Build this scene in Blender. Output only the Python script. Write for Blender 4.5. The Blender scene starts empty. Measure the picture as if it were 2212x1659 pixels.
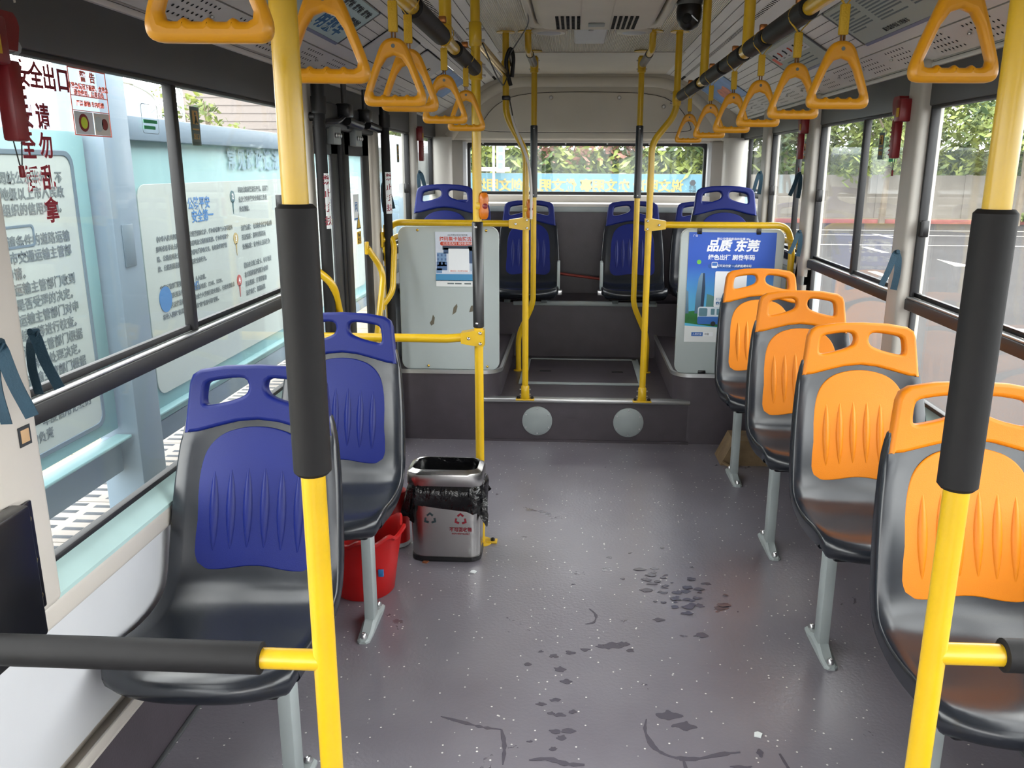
import bpy, bmesh, math, random
import numpy as np
from mathutils import Vector, Matrix
random.seed(4); np.random.seed(4)
SC = bpy.context.scene
COL = SC.collection

# ------------------------------------------------------------------ camera
F_PX, CX, CY, VPX, VPY, ROLL = 1800.0, 1150.0, 829.5, 1242.0, 364.0, math.radians(0.3)
def make_camera():
    c, s = math.cos(ROLL), math.sin(ROLL)
    dx, dy = VPX-CX, VPY-CY
    ux, uy = c*dx+s*dy, -s*dx+c*dy
    p = math.atan(-uy/F_PX); y = math.atan(ux/F_PX*math.cos(p))
    fwd = Vector((-math.sin(y)*math.cos(p), math.cos(y)*math.cos(p), -math.sin(p)))
    right = Vector((math.cos(y), math.sin(y), 0)); up = right.cross(fwd)
    R = right*c+up*s; U = up*c-right*s
    cam = bpy.data.cameras.new('camera'); ob = bpy.data.objects.new('camera', cam); COL.objects.link(ob)
    cam.sensor_fit = 'HORIZONTAL'; cam.sensor_width = 36; cam.lens = 36*F_PX/2212
    cam.shift_x = (1106-CX)/2212; cam.clip_start = 0.02; cam.clip_end = 400
    m = Matrix((R, U, -fwd)).transposed().to_4x4(); m.translation = (-0.08, 0, 1.45)
    ob.matrix_world = m
    SC.camera = ob
make_camera()

# ------------------------------------------------------------------ world, exposure
W = bpy.data.worlds.new('sky'); SC.world = W; W.use_nodes = True
nt = W.node_tree; nt.nodes.clear()
def wn(t, **k):
    n = nt.nodes.new(t)
    for a, b in k.items(): setattr(n, a, b)
    return n
tc = wn('ShaderNodeTexCoord'); mp = wn('ShaderNodeMapping'); mp.inputs['Scale'].default_value = (1, 1, 3.5)
nz = wn('ShaderNodeTexNoise'); nz.inputs['Scale'].default_value = 2.2; nz.inputs['Detail'].default_value = 7
rp = wn('ShaderNodeValToRGB'); rp.color_ramp.elements[0].position = .35; rp.color_ramp.elements[1].position = .68
rp.color_ramp.elements[0].color = (.84, .84, .86, 1); rp.color_ramp.elements[1].color = (1, .975, .93, 1)
bg = wn('ShaderNodeBackground'); bg.inputs['Strength'].default_value = 7.4
wo = wn('ShaderNodeOutputWorld')
nt.links.new(tc.outputs['Generated'], mp.inputs['Vector']); nt.links.new(mp.outputs['Vector'], nz.inputs['Vector'])
nt.links.new(nz.outputs['Fac'], rp.inputs['Fac']); nt.links.new(rp.outputs['Color'], bg.inputs['Color'])
nt.links.new(bg.outputs['Background'], wo.inputs['Surface'])
vs = SC.view_settings
vs.view_transform = 'Standard'; vs.look = 'None'; vs.gamma = 1; vs.use_curve_mapping = False; vs.exposure = 0.45
SC.cycles.use_denoising = True
SC.cycles.max_bounces = 6; SC.cycles.diffuse_bounces = 4; SC.cycles.glossy_bounces = 2; SC.cycles.transparent_max_bounces = 16
SC.cycles.use_adaptive_sampling = True; SC.cycles.adaptive_threshold = .06
W.cycles.sampling_method = 'MANUAL'; W.cycles.sample_map_resolution = 256
SC.cycles.caustics_reflective = False; SC.cycles.caustics_refractive = False
SC.cycles.sample_clamp_indirect = 6

# ------------------------------------------------------------------ materials
MATS = {}
def mat(name, col, rough=.5, metal=0., bump=None, var=None, coat=0., spec=.5, bscale=1.0):
    """col linear rgb; bump=(scale,strength); var=(scale,amount)"""
    m = bpy.data.materials.new(name); m.use_nodes = True; t = m.node_tree
    b = t.nodes['Principled BSDF']
    b.inputs['Base Color'].default_value = (*col, 1); b.inputs['Roughness'].default_value = rough
    b.inputs['Metallic'].default_value = metal; b.inputs['Specular IOR Level'].default_value = spec
    b.inputs['Coat Weight'].default_value = coat; b.inputs['Coat Roughness'].default_value = .15
    tcn = t.nodes.new('ShaderNodeTexCoord')
    if var:
        n = t.nodes.new('ShaderNodeTexNoise'); n.inputs['Scale'].default_value = var[0]; n.inputs['Detail'].default_value = 6
        r = t.nodes.new('ShaderNodeValToRGB')
        r.color_ramp.elements[0].position = .3; r.color_ramp.elements[1].position = .7
        r.color_ramp.elements[0].color = (*[c*(1-var[1]) for c in col], 1)
        r.color_ramp.elements[1].color = (*[min(1, c*(1+var[1])) for c in col], 1)
        t.links.new(tcn.outputs['Object'], n.inputs['Vector']); t.links.new(n.outputs['Fac'], r.inputs['Fac'])
        t.links.new(r.outputs['Color'], b.inputs['Base Color'])
    if bump:
        n = t.nodes.new('ShaderNodeTexNoise'); n.inputs['Scale'].default_value = bump[0]; n.inputs['Detail'].default_value = 4
        bp = t.nodes.new('ShaderNodeBump'); bp.inputs['Strength'].default_value = bump[1]; bp.inputs['Distance'].default_value = .004*bscale
        t.links.new(tcn.outputs['Object'], n.inputs['Vector']); t.links.new(n.outputs['Fac'], bp.inputs['Height'])
        t.links.new(bp.outputs['Normal'], b.inputs['Normal'])
    MATS[name] = m
    return m
def srgb(r, g, b):
    f = lambda v: (v/255/12.92) if v/255 <= .04045 else ((v/255+.055)/1.055)**2.4
    return (f(r), f(g), f(b))
YEL = mat('yellow_paint', srgb(208, 168, 20), .34, bump=(60, .12), var=(14, .06), coat=.3)
YSTR = mat('yellow_strap_plastic', srgb(208, 144, 14), .3, var=(9, .05))
YBAND = mat('yellow_webbing', srgb(196, 158, 30), .6, bump=(300, .3))
FOAM = mat('black_foam', srgb(25, 24, 25), .6, bump=(40, .15), var=(20, .12), spec=.25)
RUB = mat('black_rubber', srgb(26, 26, 29), .5, var=(20, .1))
BLKP = mat('black_plastic', srgb(20, 20, 23), .3)
SHELL = mat('charcoal_plastic', srgb(27, 31, 38), .25, bump=(500, .02), var=(6, .05), spec=.6)
BLUE = mat('blue_plastic', srgb(15, 29, 102), .42, bump=(420, .10), var=(6, .05), spec=.3)
ORAN = mat('orange_plastic', srgb(212, 122, 14), .42, bump=(420, .10), var=(6, .04), spec=.3)
STEEL = mat('steel', (.55, .55, .56), .28, 1.0, bump=(30, .05))
BRASSY = mat('shiny_gold_steel', srgb(214, 178, 84), .22, 1.0)
ALU = mat('aluminium', (.56, .57, .57), .38, 1.0, bump=(60, .08))
GALV = mat('grey_painted_steel', srgb(150, 158, 158), .42, var=(8, .08))
DGALV = mat('dark_painted_steel', srgb(88, 96, 98), .45, var=(8, .08))
PANELG = mat('pale_grey_panel', srgb(176, 186, 186), .38, bump=(200, .04), var=(3, .03))
WALLG = mat('light_grey_wall', srgb(200, 202, 206), .45, var=(3, .04))
CREAM = mat('cream_trim', srgb(198, 192, 184), .42, var=(5, .05))
PILLAR = mat('grey_beige_trim', srgb(176, 172, 165), .45, var=(4, .05))
LINTEL = mat('dark_grey_trim', srgb(72, 74, 76), .45, var=(5, .08))
HEADER = mat('grey_moulded_header', srgb(198, 191, 178), .5, var=(3, .05))
PLANK = mat('ceiling_plank', srgb(222, 220, 217), .38, bump=(25, .05), var=(3, .05))
AIRC = mat('air_unit_plastic', srgb(214, 208, 194), .5, var=(4, .06))
DARKV = mat('dark_purple_vinyl', srgb(66, 60, 66), .42, bump=(160, .12), var=(12, .1))
RED = mat('red_plastic', srgb(118, 20, 28), .35, var=(10, .1))
REDB = mat('red_bucket_plastic', srgb(170, 14, 14), .38, var=(6, .12))
TEAL = mat('teal_fabric', srgb(18, 50, 66), .8, bump=(300, .3), var=(30, .15))
BTNO = mat('orange_button', srgb(200, 108, 18), .3)
WHITE = mat('white_paper', srgb(226, 230, 230), .6)
CABLE = mat('black_cable', srgb(14, 14, 16), .45)
CABLEW = mat('white_cable', srgb(205, 202, 196), .5)
INKR = mat('dark_red_ink', srgb(132, 20, 40), .6)
INKR2 = mat('pale_red_ink', srgb(232, 120, 104), .6)
INKK = mat('black_ink', srgb(40, 44, 50), .6)
INKG = mat('grey_ink', srgb(108, 120, 124), .7)
INKB = mat('blue_ink', srgb(40, 104, 160), .6)
INKW = mat('white_ink', srgb(236, 240, 244), .5)
INKGN = mat('green_ink', srgb(60, 160, 110), .6)
INKO = mat('orange_red_ink', srgb(196, 66, 40), .6)
DKHOLE = mat('black_hole', (.006, .006, .007), .9)
SILLM = mat('sky_sheen_sill', srgb(176, 204, 202), .3, var=(6, .06))  # bright sky reflection on the aluminium sill, put into the base colour
WOOD = mat('worn_brown_wood', srgb(112, 92, 66), .7, bump=(40, .4), var=(14, .25))

def ribbed_mat():
    m = mat('ribbed_ceiling', srgb(214, 209, 198), .26, .3); t = m.node_tree; b = t.nodes['Principled BSDF']
    w = t.nodes.new('ShaderNodeTexWave'); w.bands_direction = 'X'; w.inputs['Scale'].default_value = 38; w.inputs['Distortion'].default_value = .25
    w.inputs['Detail Scale'].default_value = .6
    tcn = t.nodes.new('ShaderNodeTexCoord'); bp = t.nodes.new('ShaderNodeBump'); bp.inputs['Strength'].default_value = .8; bp.inputs['Distance'].default_value = .004
    t.links.new(tcn.outputs['Object'], w.inputs['Vector']); t.links.new(w.outputs['Fac'], bp.inputs['Height']); t.links.new(bp.outputs['Normal'], b.inputs['Normal'])
    return m
RIBC = ribbed_mat()

def floor_mat():
    m = mat('speckled_floor_vinyl', srgb(104, 99, 104), .30, spec=1.0); t = m.node_tree; b = t.nodes['Principled BSDF']; N = t.nodes.new; L = t.links.new
    tcn = N('ShaderNodeTexCoord')
    # broad tone
    n1 = N('ShaderNodeTexNoise'); n1.inputs['Scale'].default_value = 2.2; n1.inputs['Detail'].default_value = 8; L(tcn.outputs['Object'], n1.inputs['Vector'])
    r1 = N('ShaderNodeValToRGB'); r1.color_ramp.elements[0].position = .3; r1.color_ramp.elements[1].position = .72
    r1.color_ramp.elements[0].color = (*srgb(106, 101, 110), 1); r1.color_ramp.elements[1].color = (*srgb(124, 120, 128), 1); L(n1.outputs['Fac'], r1.inputs['Fac'])
    # light chips
    v = N('ShaderNodeTexVoronoi'); v.inputs['Scale'].default_value = 46; L(tcn.outputs['Object'], v.inputs['Vector'])
    lt = N('ShaderNodeMath'); lt.operation = 'LESS_THAN'; lt.inputs[1].default_value = .13; L(v.outputs['Distance'], lt.inputs[0])
    sep = N('ShaderNodeSeparateColor'); L(v.outputs['Color'], sep.inputs['Color'])
    gt = N('ShaderNodeMath'); gt.operation = 'GREATER_THAN'; gt.inputs[1].default_value = .62; L(sep.outputs['Red'], gt.inputs[0])
    ml = N('ShaderNodeMath'); ml.operation = 'MULTIPLY'; L(lt.outputs[0], ml.inputs[0]); L(gt.outputs[0], ml.inputs[1])
    mx = N('ShaderNodeMix'); mx.data_type = 'RGBA'; L(ml.outputs[0], mx.inputs['Factor']); L(r1.outputs['Color'], mx.inputs['A']); mx.inputs['B'].default_value = (*srgb(225, 222, 218), 1)
    # wet, dirty patches
    n2 = N('ShaderNodeTexNoise'); n2.inputs['Scale'].default_value = 5.5; n2.inputs['Detail'].default_value = 9; n2.inputs['Roughness'].default_value = .62
    n2.inputs['Distortion'].default_value = .6; L(tcn.outputs['Object'], n2.inputs['Vector'])
    n3 = N('ShaderNodeTexNoise'); n3.inputs['Scale'].default_value = 1.1; L(tcn.outputs['Object'], n3.inputs['Vector'])
    ad = N('ShaderNodeMath'); ad.operation = 'MULTIPLY_ADD'; ad.inputs[1].default_value = .35; L(n3.outputs['Fac'], ad.inputs[0]); L(n2.outputs['Fac'], ad.inputs[2])
    r2 = N('ShaderNodeValToRGB'); r2.color_ramp.elements[0].position = .835; r2.color_ramp.elements[1].position = .86; L(ad.outputs[0], r2.inputs['Fac'])
    mx2 = N('ShaderNodeMix'); mx2.data_type = 'RGBA'; L(r2.outputs['Color'], mx2.inputs['Factor']); L(mx.outputs['Result'], mx2.inputs['A']); mx2.inputs['B'].default_value = (*srgb(84, 80, 88), 1)
    L(mx2.outputs['Result'], b.inputs['Base Color'])
    mr = N('ShaderNodeMapRange'); L(r2.outputs['Color'], mr.inputs['Value']); mr.inputs['To Min'].default_value = .30; mr.inputs['To Max'].default_value = .14
    L(mr.outputs['Result'], b.inputs['Roughness'])
    n4 = N('ShaderNodeTexNoise'); n4.inputs['Scale'].default_value = 90; n4.inputs['Detail'].default_value = 3; L(tcn.outputs['Object'], n4.inputs['Vector'])
    bp = N('ShaderNodeBump'); bp.inputs['Strength'].default_value = .28; bp.inputs['Distance'].default_value = .003; L(n4.outputs['Fac'], bp.inputs['Height']); L(bp.outputs['Normal'], b.inputs['Normal'])
    return m
FLOOR = floor_mat()

def glass_mat(name, tint, haze=.03):
    m = bpy.data.materials.new(name); m.use_nodes = True; t = m.node_tree; t.nodes.clear(); N = t.nodes.new; L = t.links.new
    o = N('ShaderNodeOutputMaterial'); tr = N('ShaderNodeBsdfTransparent'); tr.inputs['Color'].default_value = (*tint, 1)
    gl = N('ShaderNodeBsdfGlossy'); gl.inputs['Roughness'].default_value = .03; gl.inputs['Color'].default_value = (.9, .93, .95, 1)
    df = N('ShaderNodeBsdfDiffuse'); df.inputs['Color'].default_value = (.75, .8, .82, 1)
    lw = N('ShaderNodeLayerWeight'); pw = N('ShaderNodeMath'); pw.operation = 'POWER'; pw.inputs[1].default_value = 5; L(lw.outputs['Facing'], pw.inputs[0])
    ma = N('ShaderNodeMath'); ma.operation = 'MULTIPLY_ADD'; ma.inputs[1].default_value = .8; ma.inputs[2].default_value = .012; L(pw.outputs[0], ma.inputs[0])
    m1 = N('ShaderNodeMixShader'); m2 = N('ShaderNodeMixShader')
    m1.inputs[0].default_value = haze; L(tr.outputs[0], m1.inputs[1]); L(df.outputs[0], m1.inputs[2])
    L(ma.outputs[0], m2.inputs[0]); L(m1.outputs[0], m2.inputs[1]); L(gl.outputs[0], m2.inputs[2]); L(m2.outputs[0], o.inputs['Surface'])
    return m
GLASS = glass_mat('tinted_glass', (.955, .975, .975), .025)

# ------------------------------------------------------------------ mesh helpers
def V(*a): return Vector(a)
class B:
    def __init__(s): s.bm = bmesh.new()
    def box(s, lo, hi, r=0., seg=2, rot=None):
        c = [(a+b)/2 for a, b in zip(lo, hi)]; d = [abs(b-a) for a, b in zip(lo, hi)]
        t = bmesh.new(); bmesh.ops.create_cube(t, size=1); bmesh.ops.scale(t, vec=d, verts=t.verts)
        if r > 0:
            bmesh.ops.bevel(t, geom=list(t.edges), offset=min(r, min(d)*.49), segments=seg, profile=.5, affect='EDGES')
        if rot is not None: bmesh.ops.transform(t, matrix=rot.to_4x4(), verts=t.verts)
        bmesh.ops.translate(t, vec=c, verts=t.verts)
        me = bpy.data.meshes.new('t'); t.to_mesh(me); t.free(); s.bm.from_mesh(me); bpy.data.meshes.remove(me); return s
    def loft(s, rings, cap=True, closed=False):
        vr = [[s.bm.verts.new(p) for p in r] for r in rings]; n = len(vr[0])
        pairs = list(zip(vr, vr[1:]))+([(vr[-1], vr[0])] if closed else [])
        for a, b in pairs:
            for i in range(n):
                j = (i+1) % n
                s.bm.faces.new((a[i], a[j], b[j], b[i]))
        if cap and not closed:
            s.bm.faces.new(list(reversed(vr[0]))); s.bm.faces.new(vr[-1])
        return s
    def tube(s, pts, r, n=12, cap=True, closed=False, sx=1., sy=1., up=None):
        pts = [Vector(p) for p in pts]; m = len(pts); rs = r if isinstance(r, (list, tuple)) else [r]*m
        T = []
        for i in range(m):
            a = pts[i-1] if (i > 0 or closed) else pts[i]; b = pts[(i+1) % m] if (i < m-1 or closed) else pts[i]
            T.append((b-a).normalized())
        u = Vector(up) if up else (Vector((0, 0, 1)) if abs(T[0].z) < .9 else Vector((1, 0, 0)))
        rings = []
        for i in range(m):
            u = (u-T[i]*u.dot(T[i])).normalized(); w = T[i].cross(u)
            rings.append([pts[i]+(u*math.cos(2*math.pi*k/n)*sx+w*math.sin(2*math.pi*k/n)*sy)*rs[i] for k in range(n)])
        return s.loft(rings, cap, closed)
    def cyl(s, a, b, r, n=14): return s.tube([a, b], r, n)
    def lathe(s, prof, c=(0, 0, 0), n=20, ax='z', cap=True):
        rings = []
        for r, h in prof:
            ring = []
            for k in range(n):
                x, y = r*math.cos(2*math.pi*k/n), r*math.sin(2*math.pi*k/n)
                p = (x, y, h) if ax == 'z' else ((x, h, -y) if ax == 'y' else (h, x, y))
                ring.append((p[0]+c[0], p[1]+c[1], p[2]+c[2]))
            rings.append(ring)
        return s.loft(rings, cap)
    def prism(s, poly, o, xd, yd, depth):
        o, xd, yd = Vector(o), Vector(xd), Vector(yd); nd = xd.cross(yd).normalized()
        a = [o+xd*p[0]+yd*p[1] for p in poly]
        return s.loft([a, [p+nd*depth for p in a]])
    def strip(s, pts, wd, w, th):
        rings = []; pts = [Vector(p) for p in pts]; wd = Vector(wd).normalized()
        for i, p in enumerate(pts):
            t = (pts[min(i+1, len(pts)-1)]-pts[max(i-1, 0)]).normalized(); q = (wd-t*wd.dot(t)).normalized(); nn = t.cross(q)
            rings.append([p+q*w/2+nn*th/2, p-q*w/2+nn*th/2, p-q*w/2-nn*th/2, p+q*w/2-nn*th/2])
        return s.loft(rings)
    def add(s, me): s.bm.from_mesh(me); return s
    def mesh(s, name, m, smooth=40):
        bmesh.ops.recalc_face_normals(s.bm, faces=s.bm.faces)
        me = bpy.data.meshes.new(name); s.bm.to_mesh(me); s.bm.free()
        if m: me.materials.append(m)
        if smooth: fin(me, smooth)
        return me
    def o(s, name, m, parent=None, loc=None, smooth=40): return ob(name, s.mesh(name, m, smooth), parent, loc)
def fin(me, ang=40):
    me.polygons.foreach_set('use_smooth', [True]*len(me.polygons)); me.set_sharp_from_angle(angle=math.radians(ang))
def ob(name, me, parent=None, loc=None):
    o = bpy.data.objects.new(name, me); COL.objects.link(o)
    if parent: o.parent = parent
    if loc: o.location = loc
    return o
def tag(o, label=None, cat=None, group=None, kind=None):
    if label: o['label'] = label
    if cat: o['category'] = cat
    if group: o['group'] = group
    if kind: o['kind'] = kind
    return o
def thing(name, label, cat, loc=(0, 0, 0), group=None, rz=0):
    o = bpy.data.objects.new(name, None); COL.objects.link(o); o.location = loc; o.rotation_euler = (0, 0, rz); o.empty_display_size = .05
    return tag(o, label, cat, group)
def struct(name, label=None, loc=(0, 0, 0)):
    o = bpy.data.objects.new(name, None); COL.objects.link(o); o.location = loc; o['kind'] = 'structure'
    if label: o['label'] = label
    return o
def sk(o, label=None):
    o['kind'] = 'structure'
    if label: o['label'] = label
    return o
def copy_tree(o, parent=None):
    c = o.copy(); COL.objects.link(c); c.parent = parent
    for ch in [x for x in o.children]: copy_tree(ch, c)
    return c
def fillet(pts, r, n=6):
    pts = [Vector(p) for p in pts]; out = [pts[0]]
    for i in range(1, len(pts)-1):
        a, b, c = pts[i-1], pts[i], pts[i+1]; u = (a-b); v = (c-b); d = min(r, u.length*.48, v.length*.48)
        p0, p1 = b+u.normalized()*d, b+v.normalized()*d
        for k in range(n+1):
            t = k/n; out.append(p0*(1-t)**2+b*2*t*(1-t)+p1*t*t)
    out.append(pts[-1]); return out
def chaikin(p, it=2):
    for _ in range(it):
        q = []
        for i in range(len(p)):
            a, b = p[i], p[(i+1) % len(p)]
            q += [(a[0]*.75+b[0]*.25, a[1]*.75+b[1]*.25), (a[0]*.25+b[0]*.75, a[1]*.25+b[1]*.75)]
        p = q
    return p
def rrect(x0, x1, y0, y1, r, n=5):
    out = []
    for cx, cy, a in ((x1-r, y1-r, 0), (x0+r, y1-r, 90), (x0+r, y0+r, 180), (x1-r, y0+r, 270)):
        for k in range(n+1):
            t = math.radians(a+90*k/n); out.append((cx+r*math.cos(t), cy+r*math.sin(t)))
    return out
def frame_m(o, xd, yd):
    xd, yd = Vector(xd).normalized(), Vector(yd).normalized(); z = xd.cross(yd)
    m = Matrix((xd, yd, z)).transposed().to_4x4(); m.translation = Vector(o); return m
def plate(name, loops, depth, bevel, m, M=None, res=2, smooth=40):
    """2D outline with holes -> solid, edges rounded by `bevel`"""
    cu = bpy.data.curves.new('c', 'CURVE'); cu.dimensions = '2D'; cu.fill_mode = 'BOTH'
    cu.extrude = max(depth/2-bevel, .0001); cu.bevel_depth = bevel; cu.bevel_resolution = res; cu.offset = -bevel
    for L in loops:
        s = cu.splines.new('POLY'); s.points.add(len(L)-1)
        for p, q in zip(s.points, L): p.co = (q[0], q[1], 0, 1)
        s.use_cyclic_u = True
    t = bpy.data.objects.new('c', cu); me = bpy.data.meshes.new_from_object(t)
    bpy.data.objects.remove(t); bpy.data.curves.remove(cu)
    me.name = name; me.materials.clear(); me.materials.append(m)
    if M is not None: me.transform(M)
    fin(me, smooth); return me
def text(body, size, m, M=None, bold=0., align='CENTER', sx=1., shear=0., res=3, spacing=1., line=1., ext=.0004):
    cu = bpy.data.curves.new('f', 'FONT'); cu.body = body; cu.size = size; cu.offset = bold; cu.align_x = align; cu.align_y = 'CENTER'
    cu.resolution_u = res; cu.shear = shear; cu.space_character = spacing; cu.space_line = line; cu.extrude = ext
    t = bpy.data.objects.new('f', cu); me = bpy.data.meshes.new_from_object(t)
    bpy.data.objects.remove(t); bpy.data.curves.remove(cu)
    me.name = 'lettering'; me.materials.clear(); me.materials.append(m)
    if sx != 1: me.transform(Matrix.Scale(sx, 4, (1, 0, 0)))
    if M is not None: me.transform(M)
    return me
XW, ZW, YW = V(1, 0, 0), V(0, 0, 1), V(0, 1, 0)
def FR(x, y, z): return frame_m((x, y, z), XW, ZW)          # faces the front of the bus (-Y)
def LW(x, y, z): return frame_m((x, y, z), YW, ZW)          # on the left wall, faces +X
def RW(x, y, z): return frame_m((x, y, z), -YW, ZW)         # on the right wall, faces -X
# ================================================================== the bus shell
Y0, YR = -4.2, 6.3
fl = struct('floor', 'dark speckled vinyl floor of the bus aisle')
B().box((-1.1, Y0, -.06), (1.1, 4.36, 0)).o('vinyl_sheet', FLOOR, fl)
pf = struct('floor_platform', 'raised dark vinyl platform behind the first step')
B().box((-.6, 4.352, -.05), (.6, 5.44, .24)).o('platform', DARKV, pf)
B().box((-.56, 4.335, .222), (.56, 4.385, .246), .006).o('step_nosing', ALU, pf)
B().box((-.56, 4.338, .0), (.56, 4.352, .012)).o('cove_strip', DARKV, pf)
# hatch in the platform: frame bars, lid, two finger slots
hz = .241
for a, b in (((-.37, 4.66, hz), (.34, 4.70, hz+.006)), ((-.37, 5.30, hz), (.34, 5.33, hz+.006)), ((-.385, 4.66, hz), (-.345, 5.33, hz+.006)), ((.31, 4.66, hz), (.35, 5.33, hz+.006))):
    B().box(a, b, .001).o('hatch_frame', GALV, pf)
lid = B().box((-.342, 4.702, hz), (.308, 5.298, hz+.004), .001).o('hatch_lid', DARKV, pf)
for x in (-.24, .2): B().box((x-.035, 4.96, hz+.002), (x+.035, 4.99, hz+.0062), .003).o('finger_slot', DKHOLE, lid)
rp_ = struct('floor_rear_bench', 'high dark platform carrying the rear seats')
B().box((-1.1, 5.42, -.05), (1.1, 6.3, .60)).o('platform', DARKV, rp_)
B().box((-.47, 5.405, .580), (.47, 5.45, .608), .006).o('step_nosing', GALV, rp_)
for s, nm in ((-1, 'left'), (1, 'right')):
    wa = struct('wall_wheel_arch_'+nm, 'low dark vinyl wheel housing beside the step')
    poly = [(1.1, 4.35), (1.1, 5.43), (.465, 5.43)]+[(.465+.1-.1*math.cos(math.radians(a)), 4.45-.1*math.sin(math.radians(a))) for a in range(0, 91, 15)]
    poly = [(s*x, y) for x, y in poly]
    B().prism(poly, (0, 0, -.02), XW, YW, .405).o('housing', DARKV, wa)
    path = [(s*.465, 5.42, .384)]+[(s*(.465+.1-.1*math.cos(math.radians(a))), 4.45-.1*math.sin(math.radians(a)), .384) for a in range(0, 91, 9)]+[(s*1.08, 4.35, .384)]
    B().strip(path, ZW, .02, .016).o('edge_trim', ALU, wa)
# riser covers
for x, nm in ((-.262, 'left round steel cover on the first step riser'), (.233, 'right round steel cover on the first step riser')):
    t = thing('round_cover', nm, 'cover', (x, 4.352, .116), 'round steel covers on the step riser')
    B().lathe([(.082, 0), (.082, -.007), (.078, -.010), (.02, -.010)], ax='y', n=40).o('disc', GALV, t)
    for k in range(6):
        a = math.radians(60*k+30); B().lathe([(.004, -.009), (.004, -.013), (.002, -.014)], (.07*math.cos(a), 0, .07*math.sin(a)), 8, 'y').o('screw', STEEL, t)

# ceiling
ce = struct('ceiling', 'pale ribbed ceiling of the bus')
B().box((-.52, Y0, 2.09), (.52, 5.05, 2.11)).o('ribbed_panel', RIBC, ce)
B().box((-.62, 5.055, 2.086), (.62, 6.2, 2.11)).o('plain_panel', HEADER, ce)
PROF = [(.52, 2.09), (.605, 2.067), (.72, 2.02), (.78, 1.983), (.94, 1.883), (.985, 1.855), (1.075, 1.795), (1.10, 1.785)]
def cove_pt(s, i, t, off=0.):
    (a, b), (c, d) = PROF[i], PROF[i+1]; l = math.hypot(c-a, d-b); n = (-(b-d)/l, -(c-a)/l)   # towards the aisle, down
    return (s*(a+(c-a)*t+n[0]*off), b+(d-b)*t+n[1]*off)
for s, nm in ((-1, 'left'), (1, 'right')):
    cv = struct('ceiling_cove_'+nm, 'sloping planked cove between wall and ceiling')
    for i in range(len(PROF)-1):
        (a, b), (c, d) = PROF[i], PROF[i+1]; l = math.hypot(c-a, d-b); g = .0025/l
        p0, p1 = cove_pt(s, i, g), cove_pt(s, i, 1-g); q0, q1 = cove_pt(s, i, g, -.012), cove_pt(s, i, 1-g, -.012)
        for ya, yb in ((Y0, 1.2), (1.205, 4.1), (4.105, 6.2)) if i == 3 else ((Y0, 6.2),):
            B().loft([[(p[0], y, p[1]) for p in (p0, p1, q1, q0)] for y in (ya, yb)]).o('cove_plank', PLANK, cv, smooth=0)
    # black slotted air track
    p0, p1 = cove_pt(s, 1, .28, .001), cove_pt(s, 1, .42, .001); q0, q1 = cove_pt(s, 1, .28, -.004), cove_pt(s, 1, .42, -.004)
    B().loft([[(p[0], y, p[1]) for p in (p0, p1, q1, q0)] for y in (Y0, 6.2)]).o('air_track', DKHOLE, cv, smooth=0)
    bt = B()
    for k in range(150):
        y = 1.9+k*.027; p0, p1 = cove_pt(s, 1, .27, .0015), cove_pt(s, 1, .43, .0015); q0, q1 = cove_pt(s, 1, .27, -.002), cove_pt(s, 1, .43, -.002)
        bt.loft([[(p[0], yy, p[1]) for p in (p0, p1, q1, q0)] for yy in (y, y+.012)])
    tag(bt.o('track_rib', PLANK, cv, smooth=0), kind='stuff')
    # fine plank seams on the wide planks
    for i, ts in ((2, (.5,)), (3, (.2, .4, .6, .8)), (0, (.5,))):
        for t in ts:
            p = cove_pt(s, i, t, .0006); l = .0012
            B().box((p[0]-l, 1.2, p[1]-l*.5), (p[0]+l, 6.15, p[1]+l*.5)).o('plank_seam', LINTEL, cv, smooth=0)
    # perforated air grilles
    pb = B()
    for k in range(15):
        yb = 1.52+k*.3
        for r in range(4):
            for q in range(7):
                x, z = cove_pt(s, 5, .18+.2*r, .0008); y = yb+.026*q-.016*r
                t_ = math.atan2(PROF[5][1]-PROF[6][1], PROF[6][0]-PROF[5][0]); ex = (math.cos(t_)*s, -math.sin(t_))
                ring = [(x+.0048*math.cos(a)*ex[0], y+.0048*math.sin(a), z+.0048*math.cos(a)*ex[1]) for a in [j*math.pi/3 for j in range(6)]]
                pb.bm.faces.new([pb.bm.verts.new(v) for v in ring])
    tag(pb.o('perforation', DKHOLE, cv, smooth=0), kind='stuff')
    for k in range(15):
        x, z = cove_pt(s, 5, .45, .003); y = 1.68+k*.3
        B().lathe([(.006, 0), (.006, .004), (.002, .006)], (x, y, z-.004), 8).o('screw', STEEL, cv)
# outer roof and skins keep daylight out of the voids
rf = struct('ceiling_roof_skin', 'outer roof skin')
B().box((-1.2, Y0, 2.2), (1.2, 6.5, 2.23)).o('roof', LINTEL, rf)
for s in (-1, 1): B().box((s*1.13, Y0, 1.68), (s*1.16, 6.5, 2.21)).o('roof_side', LINTEL, rf)

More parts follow.
